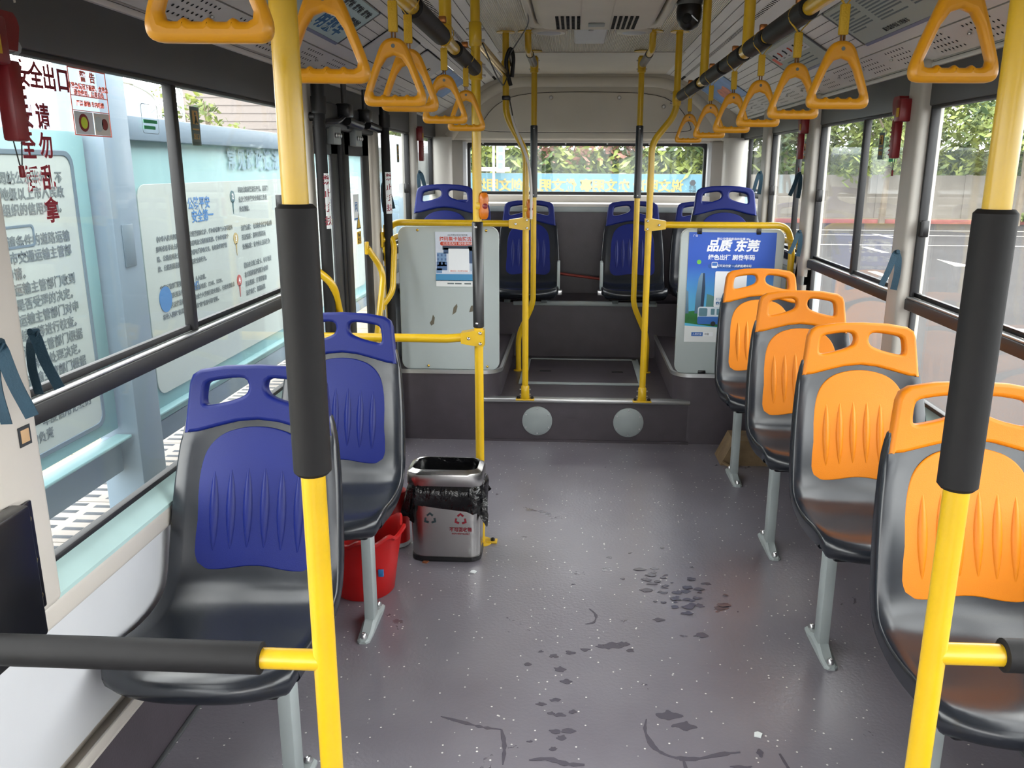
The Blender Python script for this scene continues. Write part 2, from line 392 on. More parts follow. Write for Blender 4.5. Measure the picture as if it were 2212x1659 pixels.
# ------------------------------------------------------------------ side walls and windows
SILL, BELT0, BELT1, WTOP = .69, .98, 1.025, 1.66
def wall_profile(s): return [(1.105, .685), (1.06, .645), (1.045, .635), (1.043, .60), (1.062, .59), (1.075, .30), (1.12, .30), (1.12, .685)]
def side_wall(s, nm, spans, solid, lint):
    w = struct('wall_'+nm, 'lower wall, sill and window header of this side of the bus')
    for ya, yb in spans:
        B().box((s*1.06, ya, .59), (s*1.10, yb, .645), .012, 3).o('ledge', CREAM, w)
        B().prism([(s*1.105, .69), (s*1.062, .648), (s*1.062, .63), (s*1.105, .63)], (0, ya, 0), XW, ZW, -(yb-ya)).o('sill_strip', SILLM, w, smooth=0)
        B().box((s*1.075, ya, .30), (s*1.11, yb, .6)).o('wall_panel', WALLG, w)
        B().box((s*1.04, ya, .268), (s*1.10, yb, .276), .002).o('seat_rail', CREAM, w)
        B().box((s*1.04, ya, .276), (s*1.046, yb, .30), .001).o('seat_rail', CREAM, w)
        B().box((s*1.085, ya, .276), (s*1.1, yb, .31), .001).o('seat_rail', CREAM, w)
        B().box((s*1.1, ya, -.05), (s*1.12, yb, .3)).o('vinyl_skirt', DARKV, w)
        B().box((s*1.088, ya, .0), (s*1.1, yb, .01), .003).o('corner_strip', LINTEL, w)
        B().box((s*1.12, ya, -.3), (s*1.15, yb, .67)).o('outer_skin', WALLG, w)
    for ya, yb in solid:
        B().box((s*1.07, ya, .3), (s*1.11, yb, BELT0), .01).o('wall_panel', WALLG, w)
        B().box((s*1.05, ya, BELT0-.1), (s*1.10, yb, BELT0-.03), .015, 3).o('ledge', GALV, w)
        B().box((s*1.12, ya, -.3), (s*1.15, yb, BELT0), .0).o('outer_skin', WALLG, w)
    for ya, yb in lint:
        B().box((s*1.08, ya, 1.655), (s*1.14, yb, 1.80), .006).o('window_header', LINTEL, w)
        B().box((s*1.072, ya, 1.775), (s*1.11, yb, 1.79), .004).o('header_lip', PLANK, w)
    return w
WL = side_wall(-1, 'left', [(Y0, 3.16)], [(4.28, 6.3)], [(Y0, 6.3)])
WR = side_wall(1, 'right', [(Y0, 4.2)], [(4.2, 6.3)], [(Y0, 6.3)])
WN = [0]
def window(s, ya, yb, belt0=BELT0, belt1=BELT1, mull=None, lower=True, top=WTOP, note=''):
    WN[0] += 1; w = struct('window_%d' % WN[0], 'side window of the bus with black frame '+note)
    gx = 1.108
    # frame bars
    for (a, b, c, d) in ((ya, yb, top-.014, top), (ya, ya+.014, belt1, top), (yb-.014, yb, belt1, top)):
        B().box((s*1.085, a, c), (s*1.115, b, d), .004).o('window_frame', RUB, w)
    B().box((s*1.072, ya, belt0), (s*1.115, yb, belt1-.006), .005).o('belt_rail', RUB, w)
    B().box((s*1.078, ya, belt1-.006), (s*1.098, yb, belt1), .001).o('slide_track', ALU, w)
    B().box((s*1.098, ya, belt1), (s*1.112, yb, belt1+.016), .001).o('slide_channel', RUB, w)
    ys = [ya]+([mull] if mull else [])+[yb]
    for i, (a, b) in enumerate(zip(ys, ys[1:])):
        x = gx-(.008 if i else 0)
        B().box((s*(x-.002), a, belt1), (s*(x+.002), b, top), 0).o('pane', GLASS, w, smooth=0)
    if mull:
        B().box((s*1.088, mull-.014, belt1), (s*1.114, mull+.014, top), .004).o('mullion', RUB, w)
    if lower:
        B().box((s*(gx-.002), ya, SILL), (s*(gx+.002), yb, belt0), 0).o('pane', GLASS, w, smooth=0)
        B().box((s*1.095, ya, SILL-.002), (s*1.115, yb, SILL+.012), .003).o('window_frame', RUB, w)
        for a in (ya, yb-.012): B().box((s*1.095, a, SILL), (s*1.115, a+.012, belt0), .003).o('window_frame', RUB, w)
    return w
def latch(s, y, z, label, cat='latch'):
    t = thing('window_latch', label, cat, (s*1.095, y, z), 'black window latches')
    B().box((-.014*1, -.011, -.028), (.012, .011, .028), .004).o('latch_body', BLKP, t)
    B().box((-s*.014-.006, -.017, -.024), (-s*.014+.006, .003, .024), .003).o('finger_tab', FOAM, t)
wA = window(-1, Y0, 1.28, note='before the near left pillar')
w1 = window(-1, 1.41, 3.14, mull=2.16, note='beside the near blue seats')
w2 = window(-1, 4.29, 5.2, lower=False, note='behind the rear door')
w3 = window(-1, 5.31, 6.05, 1.27, 1.31, None, False, note='far left at the back')
wB = window(1, Y0, 2.94, mull=1.9, note='beside the nearest orange seat')
w5 = window(1, 3.06, 4.2, mull=3.59, note='beside the rear orange seats')
w6 = window(1, 4.33, 5.2, lower=False, mull=4.62, note='behind the advert panel')
w7 = window(1, 5.33, 6.1, 1.27, 1.31, 5.9, False, note='far right at the back')
for s, w in ((-1, w3), (1, w7)):   # small low panes under the raised belt
    B().box((s*1.106, 5.33, BELT0), (s*1.11, 6.05, 1.27)).o('pane', GLASS, w, smooth=0)
PN = [0]
def pillar(s, ya, yb, z0, z1, m=PILLAR, depth=1.05, foot=False):
    PN[0] += 1; w = struct('trim_%d' % PN[0], 'upright pillar cover between the windows')
    B().box((s*depth, ya, z0), (s*1.135, yb, z1), .016, 3).o('pillar_cover', m, w)
    B().box((s*(depth+.03), yb-.004, max(z0, .69)), (s*1.12, yb+.012, 1.66), .003).o('edge_seal', RUB, w)
    if foot: B().prism([(0, .40), (.13, .12), (.16, 0), (-.02, 0), (-.02, .42)], (s*depth, yb-.03, .58), YW, ZW, -s*.05 if s < 0 else .05).o('pillar_foot', PILLAR, w)
    return w
pillar(-1, 1.28, 1.41, .64, 1.80, CREAM)
pillar(-1, 3.13, 3.2, 0, 1.80, HEADER, 1.055)
pillar(-1, 4.18, 4.29, 0, 1.66, HEADER, 1.06)
pillar(-1, 5.2, 5.31, .9, 1.80)
pillar(1, 2.94, 3.06, .60, 1.80)
pillar(1, 4.2, 4.33, .64, 1.80, foot=True)
pillar(1, 5.2, 5.33, .9, 1.80)
latch(1, 2.90, 1.26, 'black window latch at the pillar with the red hammer nearest the camera')
latch(1, 4.16, 1.33, 'black window latch at the second right pillar with a hanging teal ribbon')
latch(1, 5.15, 1.33, 'black window latch at the rearmost right pillar')
latch(-1, 5.13, 1.33, 'black window latch on the left window behind the door')
latch(-1, 2.9, 1.33, 'black window latch beside the foam sleeve of the near left pole')

# ------------------------------------------------------------------ rear wall
wr = struct('wall_rear', 'grey moulded rear wall with header above the back window')
B().box((-1.12, 6.16, 1.645), (1.12, 6.36, 2.11), .02, 3).o('header', HEADER, wr)
arch = fillet([(-.98, 6.155, 1.66), (-.80, 6.155, 1.90), (-.56, 6.155, 2.035), (.56, 6.155, 2.035), (.80, 6.155, 1.90), (.98, 6.155, 1.66)], .16, 8)
B().tube(arch, .035, 10, sx=1, sy=.45).o('header_moulding', HEADER, wr)
hp = chaikin([(-.76, 1.70), (-.76, 1.74), (-.66, 1.88), (-.48, 1.962), (0, 1.972), (.48, 1.962), (.64, 1.88), (.73, 1.74), (.73, 1.70), (.4, 1.695), (-.4, 1.695)], 2)
ob('panel_seam', plate('panel_seam', [hp], .012, .002, DKHOLE, FR(0, 6.158, 0)), wr)
hp2 = [(x*.993-.0003, 1.83+(z-1.83)*.975) for x, z in hp]
ob('header_panel', plate('header_panel', [hp2], .016, .004, HEADER, FR(0, 6.155, 0)), wr)
for x, z in ((-.255, 1.93), (.22, 1.93), (.53, 1.87), (-.55, 1.87)):
    B().lathe([(.014, 0), (.014, -.006), (.009, -.016), (.004, -.018)], (x, 6.147, z), 10, 'y').o('bolt', STEEL, wr)
for s in (-1, 1):
    B().box((s*.88, 6.24, 1.2), (s*1.12, 6.36, 1.65), .02, 3).o('window_side', PILLAR, wr)
    B().tube([(s*1.04, 6.12, 1.18), (s*1.04, 6.12, 1.66)], .085, 20).o('corner_column', PILLAR, wr)
    B().box((s*.865, 6.2, 1.235), (s*.89, 6.3, 1.645), .006).o('window_reveal', WALLG, wr)
B().box((-.89, 6.2, 1.628), (.89, 6.3, 1.648), .005).o('window_reveal', CREAM, wr)
B().box((-1.1, 5.88, 1.185), (1.1, 6.36, 1.215), .008).o('ledge', CREAM, wr)
B().box((-.89, 6.18, 1.213), (.89, 6.32, 1.262), .006).o('window_reveal', CREAM, wr)
B().box((-1.1, 5.87, .58), (1.1, 5.9, 1.19)).o('bulkhead', DARKV, wr)
B().box((-1.1, 5.862, 1.16), (1.1, 5.872, 1.195), .002).o('bulkhead_trim', GALV, wr)
B().box((-1.14, 6.36, -.3), (1.14, 6.4, 1.25)).o('outer_skin', WALLG, wr)
wk = struct('window_20', 'wide low back window with black rubber frame')
ob('window_frame', plate('window_frame', [rrect(-.87, .87, 1.255, 1.635, .03), rrect(-.845, .845, 1.285, 1.607, .03)], .03, .006, RUB, FR(0, 6.29, 0)), wk)
B().box((-.85, 6.288, 1.27), (.85, 6.292, 1.62)).o('pane', GLASS, wk, smooth=0)
for k in range(6): B().lathe([(.006, 0), (.006, -.004), (.003, -.006)], (-.75+.3*k, 6.274, 1.623), 8, 'y').o('screw', STEEL, wk)
# front end behind the camera: low wall and header with the windscreen opening between
wf = struct('wall_front', 'front end of the bus below and above the windscreen')
B().box((-1.14, Y0-.05, -.3), (1.14, Y0, .9)).o('front_panel', WALLG, wf)
B().box((-1.14, Y0-.05, 1.85), (1.14, Y0, 2.21)).o('front_header', WALLG, wf)

# ------------------------------------------------------------------ rear door on the left
dr = struct('door_1', 'double-leaf rear door with black frames and tall glass')
def leaf(ya, yb, st0, st1):
    for a, b in ((ya, ya+st0), (yb-st1, yb)): B().box((-1.10, a, .02), (-1.086, b, 1.60), .004).o('door_stile', RUB, dr)
    for a, b in ((.02, .12), (1.50, 1.60)): B().box((-1.10, ya, a), (-1.086, yb, b), .004).o('door_rail', RUB, dr)
    B().box((-1.095, ya+st0, .12), (-1.091, yb-st1, 1.50)).o('pane', GLASS, dr, smooth=0)
leaf(3.2, 3.62, .04, .10); leaf(3.72, 4.17, .08, .12)
B().box((-1.105, 3.62, .02), (-1.08, 3.66, 1.6), .006).o('rubber_seal', FOAM, dr)
B().box((-1.10, 3.68, .02), (-1.08, 3.72, 1.6), .006).o('rubber_seal', FOAM, dr)
B().box((-1.14, 3.2, 1.60), (-1.06, 4.18, 1.70), .008).o('door_header', LINTEL, dr)
B().box((-1.14, 3.16, -.3), (-1.05, 4.29, .02)).o('door_threshold', ALU, dr)
# hinge rods with warning labels
for y, lab in ((3.16, 'nearer black vertical door rod with a warning label'), (4.25, 'farther black vertical door rod with a red warning label')):
    t = thing('door_rod', lab, 'door rod', (-1.02, y, 0), 'black door rods')
    B().tube([(0, 0, .0), (0, 0, 1.66)], .022, 16).o('rod', FOAM, t)
    B().tube([(0, 0, 1.64), (0, 0, 1.70), (0, 0, 1.70), (0, 0, 1.765)], [.028, .028, .024, .024], 16).o('rod_socket', RUB, t)
    B().tube([(0, 0, 1.63), (-.06, .0, 1.63)], .016, 10).o('rod_arm', RUB, t)
    lb = B()
    a0, a1 = (-95, 10) if y > 4 else (-60, 10)
    lb.loft([[(.0228*math.cos(math.radians(a)), .0228*math.sin(math.radians(a)), z) for a in np.linspace(a0, a1, 8)]+[(.0222*math.cos(math.radians(a)), .0222*math.sin(math.radians(a)), z) for a in np.linspace(a1, a0, 8)] for z in (1.225, 1.428)])
    L_ = lb.o('label', WHITE, t)
    for k, ch in enumerate('禁止手扶'):
        me = text(ch, .036, INKR, None, .0006)
        for v in me.vertices:
            a = math.radians((a0+a1)/2-4)+v.co.x/.0232; r = .0231+v.co.z; z = v.co.y+1.402-k*.05
            v.co = (r*math.cos(a), r*math.sin(a), z)
        ob('lettering', me, L_)
t = thing('door_mechanism', 'black door linkage with arms and sockets above the rear door', 'mechanism', (-1.04, 3.72, 1.66))
for dy in (-.13, .22):
    B().box((-.03, dy-.035, -.01), (.03, dy+.035, .045), .008).o('pivot_block', BLKP, t)
    B().tube([(0, dy, .04), (0, dy, .13)], .012, 10).o('spindle', LINTEL, t)
    B().tube(fillet([(0, dy, 0), (0, dy-.1, -.03), (-.02, dy-.24, -.04)], .04), .011, 8).o('link_arm', BLKP, t)
    B().tube([(.0, dy+.03, -.02), (0, dy+.26, -.03)], .02, 10).o('cylinder', BLKP, t)
    B().box((-.035, dy-.16, -.12), (-.005, dy-.05, -.05), .004).o('hinge_plate', GALV, t)
    for q in range(3): B().lathe([(.01, 0), (.01, .006), (.004, .009)], (-.005, dy-.14+.035*q, -.085), 8, 'x').o('bolt', STEEL, t)
def door_handle(pts, label, loc, r=.015):
    t = thing('grab_bar', label, 'grab bar', loc, 'yellow door grab bars')
    B().tube(fillet(pts, .06), r, 10).o('bar', YEL, t)
    for p in (pts[0], pts[-1]): B().box((p[0]-.012, p[1]-.012, p[2]-.03), (p[0]+.006, p[1]+.012, p[2]+.03), .004).o('end_plate', YEL, t)
door_handle([(-.01, -.04, .42), (.05, .02, .30), (.05, -.20, -.02), (-.01, -.24, -.30)], 'long yellow handle crossing the far door leaf', (-1.045, 3.98, .66))
door_handle([(-.01, .02, .18), (.04, .02, .10), (.04, -.08, -.20), (-.01, -.10, -.30)], 'short yellow handle at the foot of the far door leaf', (-1.045, 4.0, .44))
door_handle([(-.01, -.10, .42), (.05, -.06, .36), (.05, .12, .0), (-.01, .14, -.3)], 'yellow handle on the near door leaf', (-1.045, 3.2, .66))
door_handle([(-.005, .10, .30), (.04, .08, .24), (.04, .0, .0), (-.005, -.01, -.06)], 'yellow grab handle on the post behind the door', (-1.03, 4.16, .84))
# ================================================================== seats
def seat_parts():
    st = [(-.185, .384, .150), (-.212, .392, .178), (-.226, .412, .192), (-.220, .434, .198), (-.195, .446, .202), (-.12, .442, .204), (-.03, .430, .204), (.05, .426, .204),
          (.11, .436, .205), (.148, .456, .206), (.170, .49, .2065), (.186, .535, .206), (.207, .61, .203), (.229, .685, .198), (.25, .755, .191), (.268, .815, .182), (.277, .86, .170), (.279, .868, .160)]
    # resample with Catmull-Rom
    pts = []
    for i in range(len(st)-1):
        p = [np.array(st[max(0, min(len(st)-1, i+k))]) for k in (-1, 0, 1, 2)]
        for t in (0, .5): pts.append(.5*((2*p[1])+(-p[0]+p[2])*t+(2*p[0]-5*p[1]+4*p[2]-p[3])*t*t+(-p[0]+3*p[1]-3*p[2]+p[3])*t**3))
    pts.append(np.array(st[-1])); rings = []
    for i, (y, z, w) in enumerate(pts):
        a, b = pts[max(0, i-1)], pts[min(len(pts)-1, i+1)]; ty, tz = b[0]-a[0], b[1]-a[1]; l = math.hypot(ty, tz); ny, nz_ = -tz/l, ty/l
        d = .014 if i > 6 else .014*i/6
        sec = []
        for k in range(15):
            u = -1+2*k/14; sec.append((u*w, d*abs(u)**4))
        sec += [(w+.005, d-.003), (w+.008, d-.014), (w+.007, -.026), (w+.002, -.036), (w-.008, -.038), (w-.016, -.03), (w-.026, -.02), (0, -.02),
                (-w+.026, -.02), (-w+.016, -.03), (-w+.008, -.038), (-w-.002, -.036), (-w-.007, -.026), (-w-.008, d-.014), (-w-.005, d-.003)]
        if z > .8: sec = [(x, min(n, .006)) for x, n in sec]
        k_ = max(0., min(1., (.02-y)/.2)) if z < .46 else 0.
        rings.append([(x, y+ny*n+.058*k_*(min(abs(x)/w, 1.05))**3.2, z+nz_*n-.006*k_*(min(abs(x)/w, 1.05))**4) for x, n in sec])
    shell = B().loft(rings).mesh('seat_shell', SHELL, 50)
    hd = V(0, .03, .16).normalized(); idr = V(0, .10, .35).normalized()
    H = frame_m((0, .262-.004*0, .815), XW, hd)
    outer = [(-.184, .0), (-.182, .004), (-.172, .09), (-.168, .125), (-.16, .145), (-.14, .158), (-.08, .168), (0, .171), (.08, .168), (.14, .158), (.16, .145), (.168, .125), (.172, .09), (.182, .004), (.184, .0),
             (.15, .004), (.10, .018), (.05, .031), (0, .036), (-.05, .031), (-.10, .018), (-.15, .004)]
    hole = [(.020, .118), (.026, .136), (.05, .139), (.10, .132), (.124, .126), (.130, .112), (.133, .078), (.128, .070), (.112, .071), (.065, .082), (.034, .094), (.024, .104)]
    hole = chaikin(hole, 1); holeL = [(-x, y) for x, y in reversed(hole)]
    HM = frame_m(V(0, .262, .815)+V(0, .16, -.03).normalized()*.010, XW, hd)
    heads = {}
    for nm, m in (('blue', BLUE), ('orange', ORAN)): heads[nm] = plate('headrest', [outer, hole, holeL], .036, .009, m, HM, 3)
    io = [(-.156, .02), (-.150, .006), (-.12, .0), (-.08, .002), (0, .016), (.08, .002), (.12, .0), (.150, .006), (.156, .02), (.156, .06), (.147, .20), (.140, .255), (.125, .30), (.09, .335), (.04, .351), (0, .354), (-.04, .351), (-.09, .335), (-.125, .30), (-.140, .255), (-.147, .20), (-.156, .06)]
    IM = frame_m(V(0, .183, .490)-V(0, .35, -.10).normalized()*.0075, XW, idr)
    ins = {nm: plate('backrest_insert', [chaikin(io, 2)], .012, .003, m, IM, 2) for nm, m in (('blue', BLUE), ('orange', ORAN))}
    # lens-shaped ridge
    rings = []
    for k in range(15):
        t = k/14; hw = .0015+.0125*math.sin(math.pi*t)**.8; h = .0085*math.sin(math.pi*t)**.7
        rings.append([(hw*u, .20*t, h*max(0, 1-abs(u)**1.6)+(-.002 if abs(u) == 1 else 0)) for u in (-1, -.6, -.2, .2, .6, 1)])
    ribs = {}
    for nm, m in (('blue', BLUE), ('orange', ORAN)):
        b = B(); rr = [r+[(r[-1][0], r[-1][1], -.004), (r[0][0], r[0][1], -.004)] for r in rings]; b.loft(rr)
        me = b.mesh('rib', m, 60); me.transform(IM@Matrix.Translation((0, 0, .0055))); ribs[nm] = me
    return shell, heads, ins, ribs, idr
SHELLM, HEADS, INSERTS, RIBS, IDR = seat_parts()
LEGM = {}
for a in (-1, 1):   # a: side of the aisle
    LEGM[a] = dict(
        leg=B().box((a*.125-.016, -.028, .02), (a*.125+.016, .028, .415), .004).mesh('leg', GALV),
        foot=B().loft([[(a*.125+x*wd, y, z) for x, z in ((-1, .0), (1, .0), (1, h*.6), (.6, h), (-.6, h), (-1, h*.6))] for y, wd, h in ((-.12, .010, .008), (-.11, .020, .012), (-.07, .022, .016), (-.03, .022, .034), (.03, .022, .034), (.07, .022, .016), (.11, .020, .012), (.12, .010, .008))]).mesh('foot', GALV, 30),
        bar=B().box((-a*.24, -.02, .385), (a*.14, .02, .412), .004).mesh('cross_bar', DGALV),
        bar2=B().box((-.17, -.17, .375), (.17, .12, .40), .01).mesh('seat_pan_frame', BLKP))
    for q, y in enumerate((-.1, .1)): LEGM[a]['bolt%d' % q] = B().lathe([(.011, .01), (.011, .02), (.006, .027), (.002, .028)], (a*.125, y, 0), 10).mesh('bolt', STEEL)
def seat(col, x, y, z, label, group, aisle=None, base=None, guard=0):
    t = thing('bus_seat', label, 'seat', (x, y, z), group)
    ob('seat_shell', SHELLM, t); ob('headrest', HEADS[col], t)
    ins = ob('backrest_insert', INSERTS[col], t)
    for k in range(6):
        r = ob('rib', RIBS[col], ins); u = -.105+.042*k; s0 = .045+.012*(1-abs(u)/.105)
        r.location = (u, IDR.y*s0, IDR.z*s0)
    if aisle:
        L = LEGM[aisle]
        ob('leg', L['leg'], t); f = ob('foot', L['foot'], t); ob('cross_bar', L['bar'], t); ob('seat_pan_frame', L['bar2'], t)
        for q in range(2): ob('bolt', L['bolt%d' % q], f)
    else:
        ob('seat_pan_frame', LEGM[1]['bar2'], t)
        for dx in (-.12, .12): B().box((dx-.02, -.1, base), (dx+.02, .05, .38), .004).o('support', DGALV, t)
    if guard:
        B().box((guard*.20, .02, .38), (guard*.218, .12, .60), .006).o('side_guard', PANELG, t)
        B().box((guard*.19, -.02, .385), (guard*.235, .03, .42), .005).o('guard_bracket', STEEL, t)
    return t
GB, GO = 'blue bus seats', 'orange bus seats'
seat('blue', -.845, 1.65, 0, 'nearest blue seat, behind the foam-wrapped cross bar', GB, 1)
seat('blue', -.845, 2.42, 0, 'second blue seat on the left, with the red bucket under it', GB, 1)
for y, l in ((1.60, 'nearest orange seat, partly behind the near right pole'), (2.36, 'second orange seat from the camera'), (3.08, 'third orange seat from the camera'), (3.84, 'rearmost orange seat, in front of the blue advert panel')):
    seat('orange', .838, y, 0, l, GO, -1)
seat('blue', -.84, 4.70, .375, 'raised blue seat behind the left grey partition', GB, None, .012)
seat('blue', .79, 4.70, .375, 'raised blue seat behind the advert panel', GB, None, .012)
seat('blue', -.385, 5.45, .26, 'back-row blue seat left of the centre gap', GB, None, .345, 1)
seat('blue', .315, 5.45, .26, 'back-row blue seat right of the centre gap', GB, None, .345, -1)
seat('blue', -.82, 5.45, .26, 'back-row blue seat in the left rear corner', GB, None, .345)
seat('blue', .775, 5.45, .26, 'back-row blue seat in the right rear corner', GB, None, .345)

# ================================================================== poles and rails
PR, FRR = .0165, .0255
def flange(t, x, y, z, r=.045, name='flange', up=False, m=None):
    d = 1 if not up else -1
    f = B().lathe([(r, 0), (r, d*.004), (r*.5, d*.006)], (x, y, z), 18).o(name, m or YEL, t)
    return f
def bolts(t, spots, ax='y', r=.006):
    for p in spots: B().lathe([(r, 0), (r, -.006), (r*.5, -.009)], p, 8, ax).o('bolt', STEEL, t)
# near poles
for s, lab in ((-1, 'near left yellow pole with thick black foam sleeve and cross bar'), (1, 'near right yellow pole with thick black foam sleeve and cross bar')):
    t = thing('grab_pole', lab, 'pole', (s*.43, 1.055, 0), 'near foam-sleeved poles')
    B().tube([(0, 0, 0), (0, 0, 2.09)], PR, 20).o('pole', YEL, t)
    B().tube([(0, 0, 1.045), (0, 0, 1.05), (0, 0, 1.40), (0, 0, 1.405)], [.021, .0255, .0255, .021], 20).o('foam_sleeve', FOAM, t)
    zb = .757 if s < 0 else .80
    B().tube([(0, 0, zb), (s*.64, 0, zb)], .0155, 16).o('cross_bar', YEL, t)
    e = .5 if s < 0 else .6
    B().tube([(s*.092, 0, zb), (s*.094, 0, zb), (s*e, 0, zb), (s*(e+.003), 0, zb)], [.018, .0235, .0235, .018], 18).o('foam_sleeve', FOAM, t)
    B().box((s*.63-.004, -.03, zb-.04), (s*.645+.004, .03, zb+.04), .004).o('wall_bracket', YEL, t)
    flange(t, 0, 0, 0, up=False); flange(t, 0, 0, 2.09, up=True)
# pole by the bin
t = thing('grab_pole', 'yellow pole with black sleeve standing by the metal bin', 'pole', (-.43, 3.06, 0))
B().tube([(0, 0, 0), (0, 0, 2.09)], PR, 20).o('pole', YEL, t)
fs = B().tube([(0, 0, .872), (0, 0, .875), (0, 0, 1.258), (0, 0, 1.262)], [.0175, .0205, .0205, .0175], 20).o('sleeve', BLKP, t)
for z in (.89, 1.243): B().lathe([(.005, 0), (.005, -.003), (.002, -.005)], (-.004, -.019, z), 8, 'y').o('rivet', STEEL, fs)
B().tube([(-.63, 0, .828), (-.12, 0, .828), (-.05, 0, .834)], PR, 16).o('cross_bar', YEL, t)
cl = B().loft([[(x, y, z) for y, z in ((-.024, .834-h), (.024, .834-h), (.024, .834+h), (-.024, .834+h))] for x, h in ((-.065, .020), (-.02, .028), (.021, .030))]).o('clamp', YEL, t)
bolts(cl, [(.008, -.024, .855), (.008, -.024, .815), (-.035, -.024, .834)])
c2 = B().tube([(0, 0, 1.855), (0, 0, 1.86), (0, 0, 1.93), (0, 0, 1.935)], [.018, .022, .022, .018], 16).o('clamp', YEL, t)
for dz in (1.875, 1.91): B().cyl((-.032, 0, dz), (.032, 0, dz), .0045, 8).o('bolt', STEEL, c2)
c3 = B().tube([(0, 0, 1.745), (0, 0, 1.75), (0, 0, 1.805), (0, 0, 1.81)], [.018, .023, .023, .018], 16).o('clamp', YEL, t)
for dz in (1.76, 1.795): B().cyl((-.034, 0, dz), (.034, 0, dz), .0045, 8).o('bolt', STEEL, c3)
flange(t, 0, 0, 0); B().box((.02, -.015, 0), (.065, .02, .008), .002).o('floor_plate', YEL, t); B().lathe([(.009, .006), (.009, .016), (.004, .02)], (.047, 0, 0), 8).o('bolt', BLKP, t)
flange(t, 0, 0, 2.09, up=True)
t = thing('overhead_rail', 'short shiny gold overhead bar joining two left poles', 'rail', (-.43, 3.06, 1.88))
B().tube([(.0, .02, 0), (0, 1.26, .02)], .0155, 14).o('bar', BRASSY, t)
# bent poles beside the step
for s, x, lab in ((-1, -.327, 'bent yellow pole left of the step, carrying the grey partition rail'), (1, .300, 'bent yellow pole right of the step, carrying the advert panel rail')):
    t = thing('grab_pole', lab, 'pole', (x, 4.33, .24), 'bent yellow poles beside the step')
    ux = s*.112 if s > 0 else -.10
    zb0, zb1 = (1.29, 1.46) if s < 0 else (1.335, 1.475)
    B().tube(fillet([(0, 0, .0), (0, 0, zb0), (ux, 0, zb1), (ux, 0, 1.85)], .05), PR, 18).o('pole', YEL, t)
    B().tube([(0, 0, .0), (0, 0, .005), (0, 0, .075), (0, 0, .08)], [.020, .0235, .0215, .018], 16).o('foot_sleeve', YEL, t)
    fp = B().box((-.05, -.025, 0), (.05, .025, .007), .002).o('foot_plate', YEL, t)
    for dx in (-.037, .037): B().lathe([(.009, .006), (.009, .016), (.004, .02)], (dx, 0, 0), 8).o('bolt', BLKP, fp)
    for dz in (.03, .058): B().cyl((-.03, 0, dz), (.03, 0, dz), .004, 8).o('bolt', STEEL, t)
    flange(t, ux, 0, 1.85, up=True)
    zr = .935
    rail = fillet([(s*.03, .0, zr), (s*.70, .02, zr), (s*.735, .03, zr-.10), (s*.74, .04, .16)], .09, 8)
    B().tube(rail, PR, 16).o('panel_rail', YEL, t)
    cl = B().loft([[(s*xx, y, z) for y, z in ((-.023, zr-h), (.023, zr-h), (.023, zr+h), (-.023, zr+h))] for xx, h in ((-.021, .03), (.02, .03), (.085, .02))]).o('clamp', YEL, t)
    bolts(cl, [(-s*.008, -.023, zr+.02), (-s*.008, -.023, zr-.02), (s*.05, -.023, zr)])
    zc = 1.545 if s > 0 else 1.685
    c3 = B().tube([(ux, 0, zc-.035), (ux, 0, zc-.03), (ux, 0, zc+.03), (ux, 0, zc+.035)], [.018, .022, .022, .018], 16).o('clamp', YEL, t)
    for dz in (-.02, .02): B().cyl((ux-.032, 0, zc+dz), (ux+.032, 0, zc+dz), .0045, 8).o('bolt', STEEL, c3)
# inner rear poles
for s, x, lab in ((-1, -.318, 'slim rear yellow pole with black sleeve, left of the centre aisle'), (1, .284, 'slim rear yellow pole with black sleeve, right of the centre aisle')):
    t = thing('grab_pole', lab, 'pole', (x, 4.98, .24), 'slim rear poles')
    B().tube(fillet([(s*.09, .02, 0), (s*.09, .02, .22), (0, 0, .42), (0, 0, 1.82)], .05), PR, 16).o('pole', YEL, t)
    sl = B().tube([(0, 0, 1.045), (0, 0, 1.048), (0, 0, 1.445), (0, 0, 1.448)], [.0175, .021, .021, .0175], 18).o('sleeve', BLKP, t)
    for z in (1.06, 1.43): B().lathe([(.004, 0), (.004, -.003), (.002, -.005)], (0, -.0195, z), 8, 'y').o('rivet', STEEL, sl)
    B().tube(fillet([(0, -.01, 1.77), (0, -.64, 1.77), (0, -.66, 1.85)], .06), PR, 14).o('ceiling_bar', YEL, t)
    B().tube([(0, -.10, 1.77), (0, -.48, 1.77)], .0205, 16).o('sleeve', BLKP, t)
    c3 = B().tube([(0, 0, 1.73), (0, 0, 1.735), (0, 0, 1.81), (0, 0, 1.815)], [.018, .023, .023, .018], 16).o('clamp', YEL, t)
    for dz in (1.75, 1.795): B().cyl((-.03, 0, dz), (.03, 0, dz), .004, 8).o('bolt', STEEL, c3)
    flange(t, 0, -.66, 1.85, .05, up=True); flange(t, s*.0, .02, 1.848, .045, up=True)
    flange(t, s*.09, .02, 0, .03)
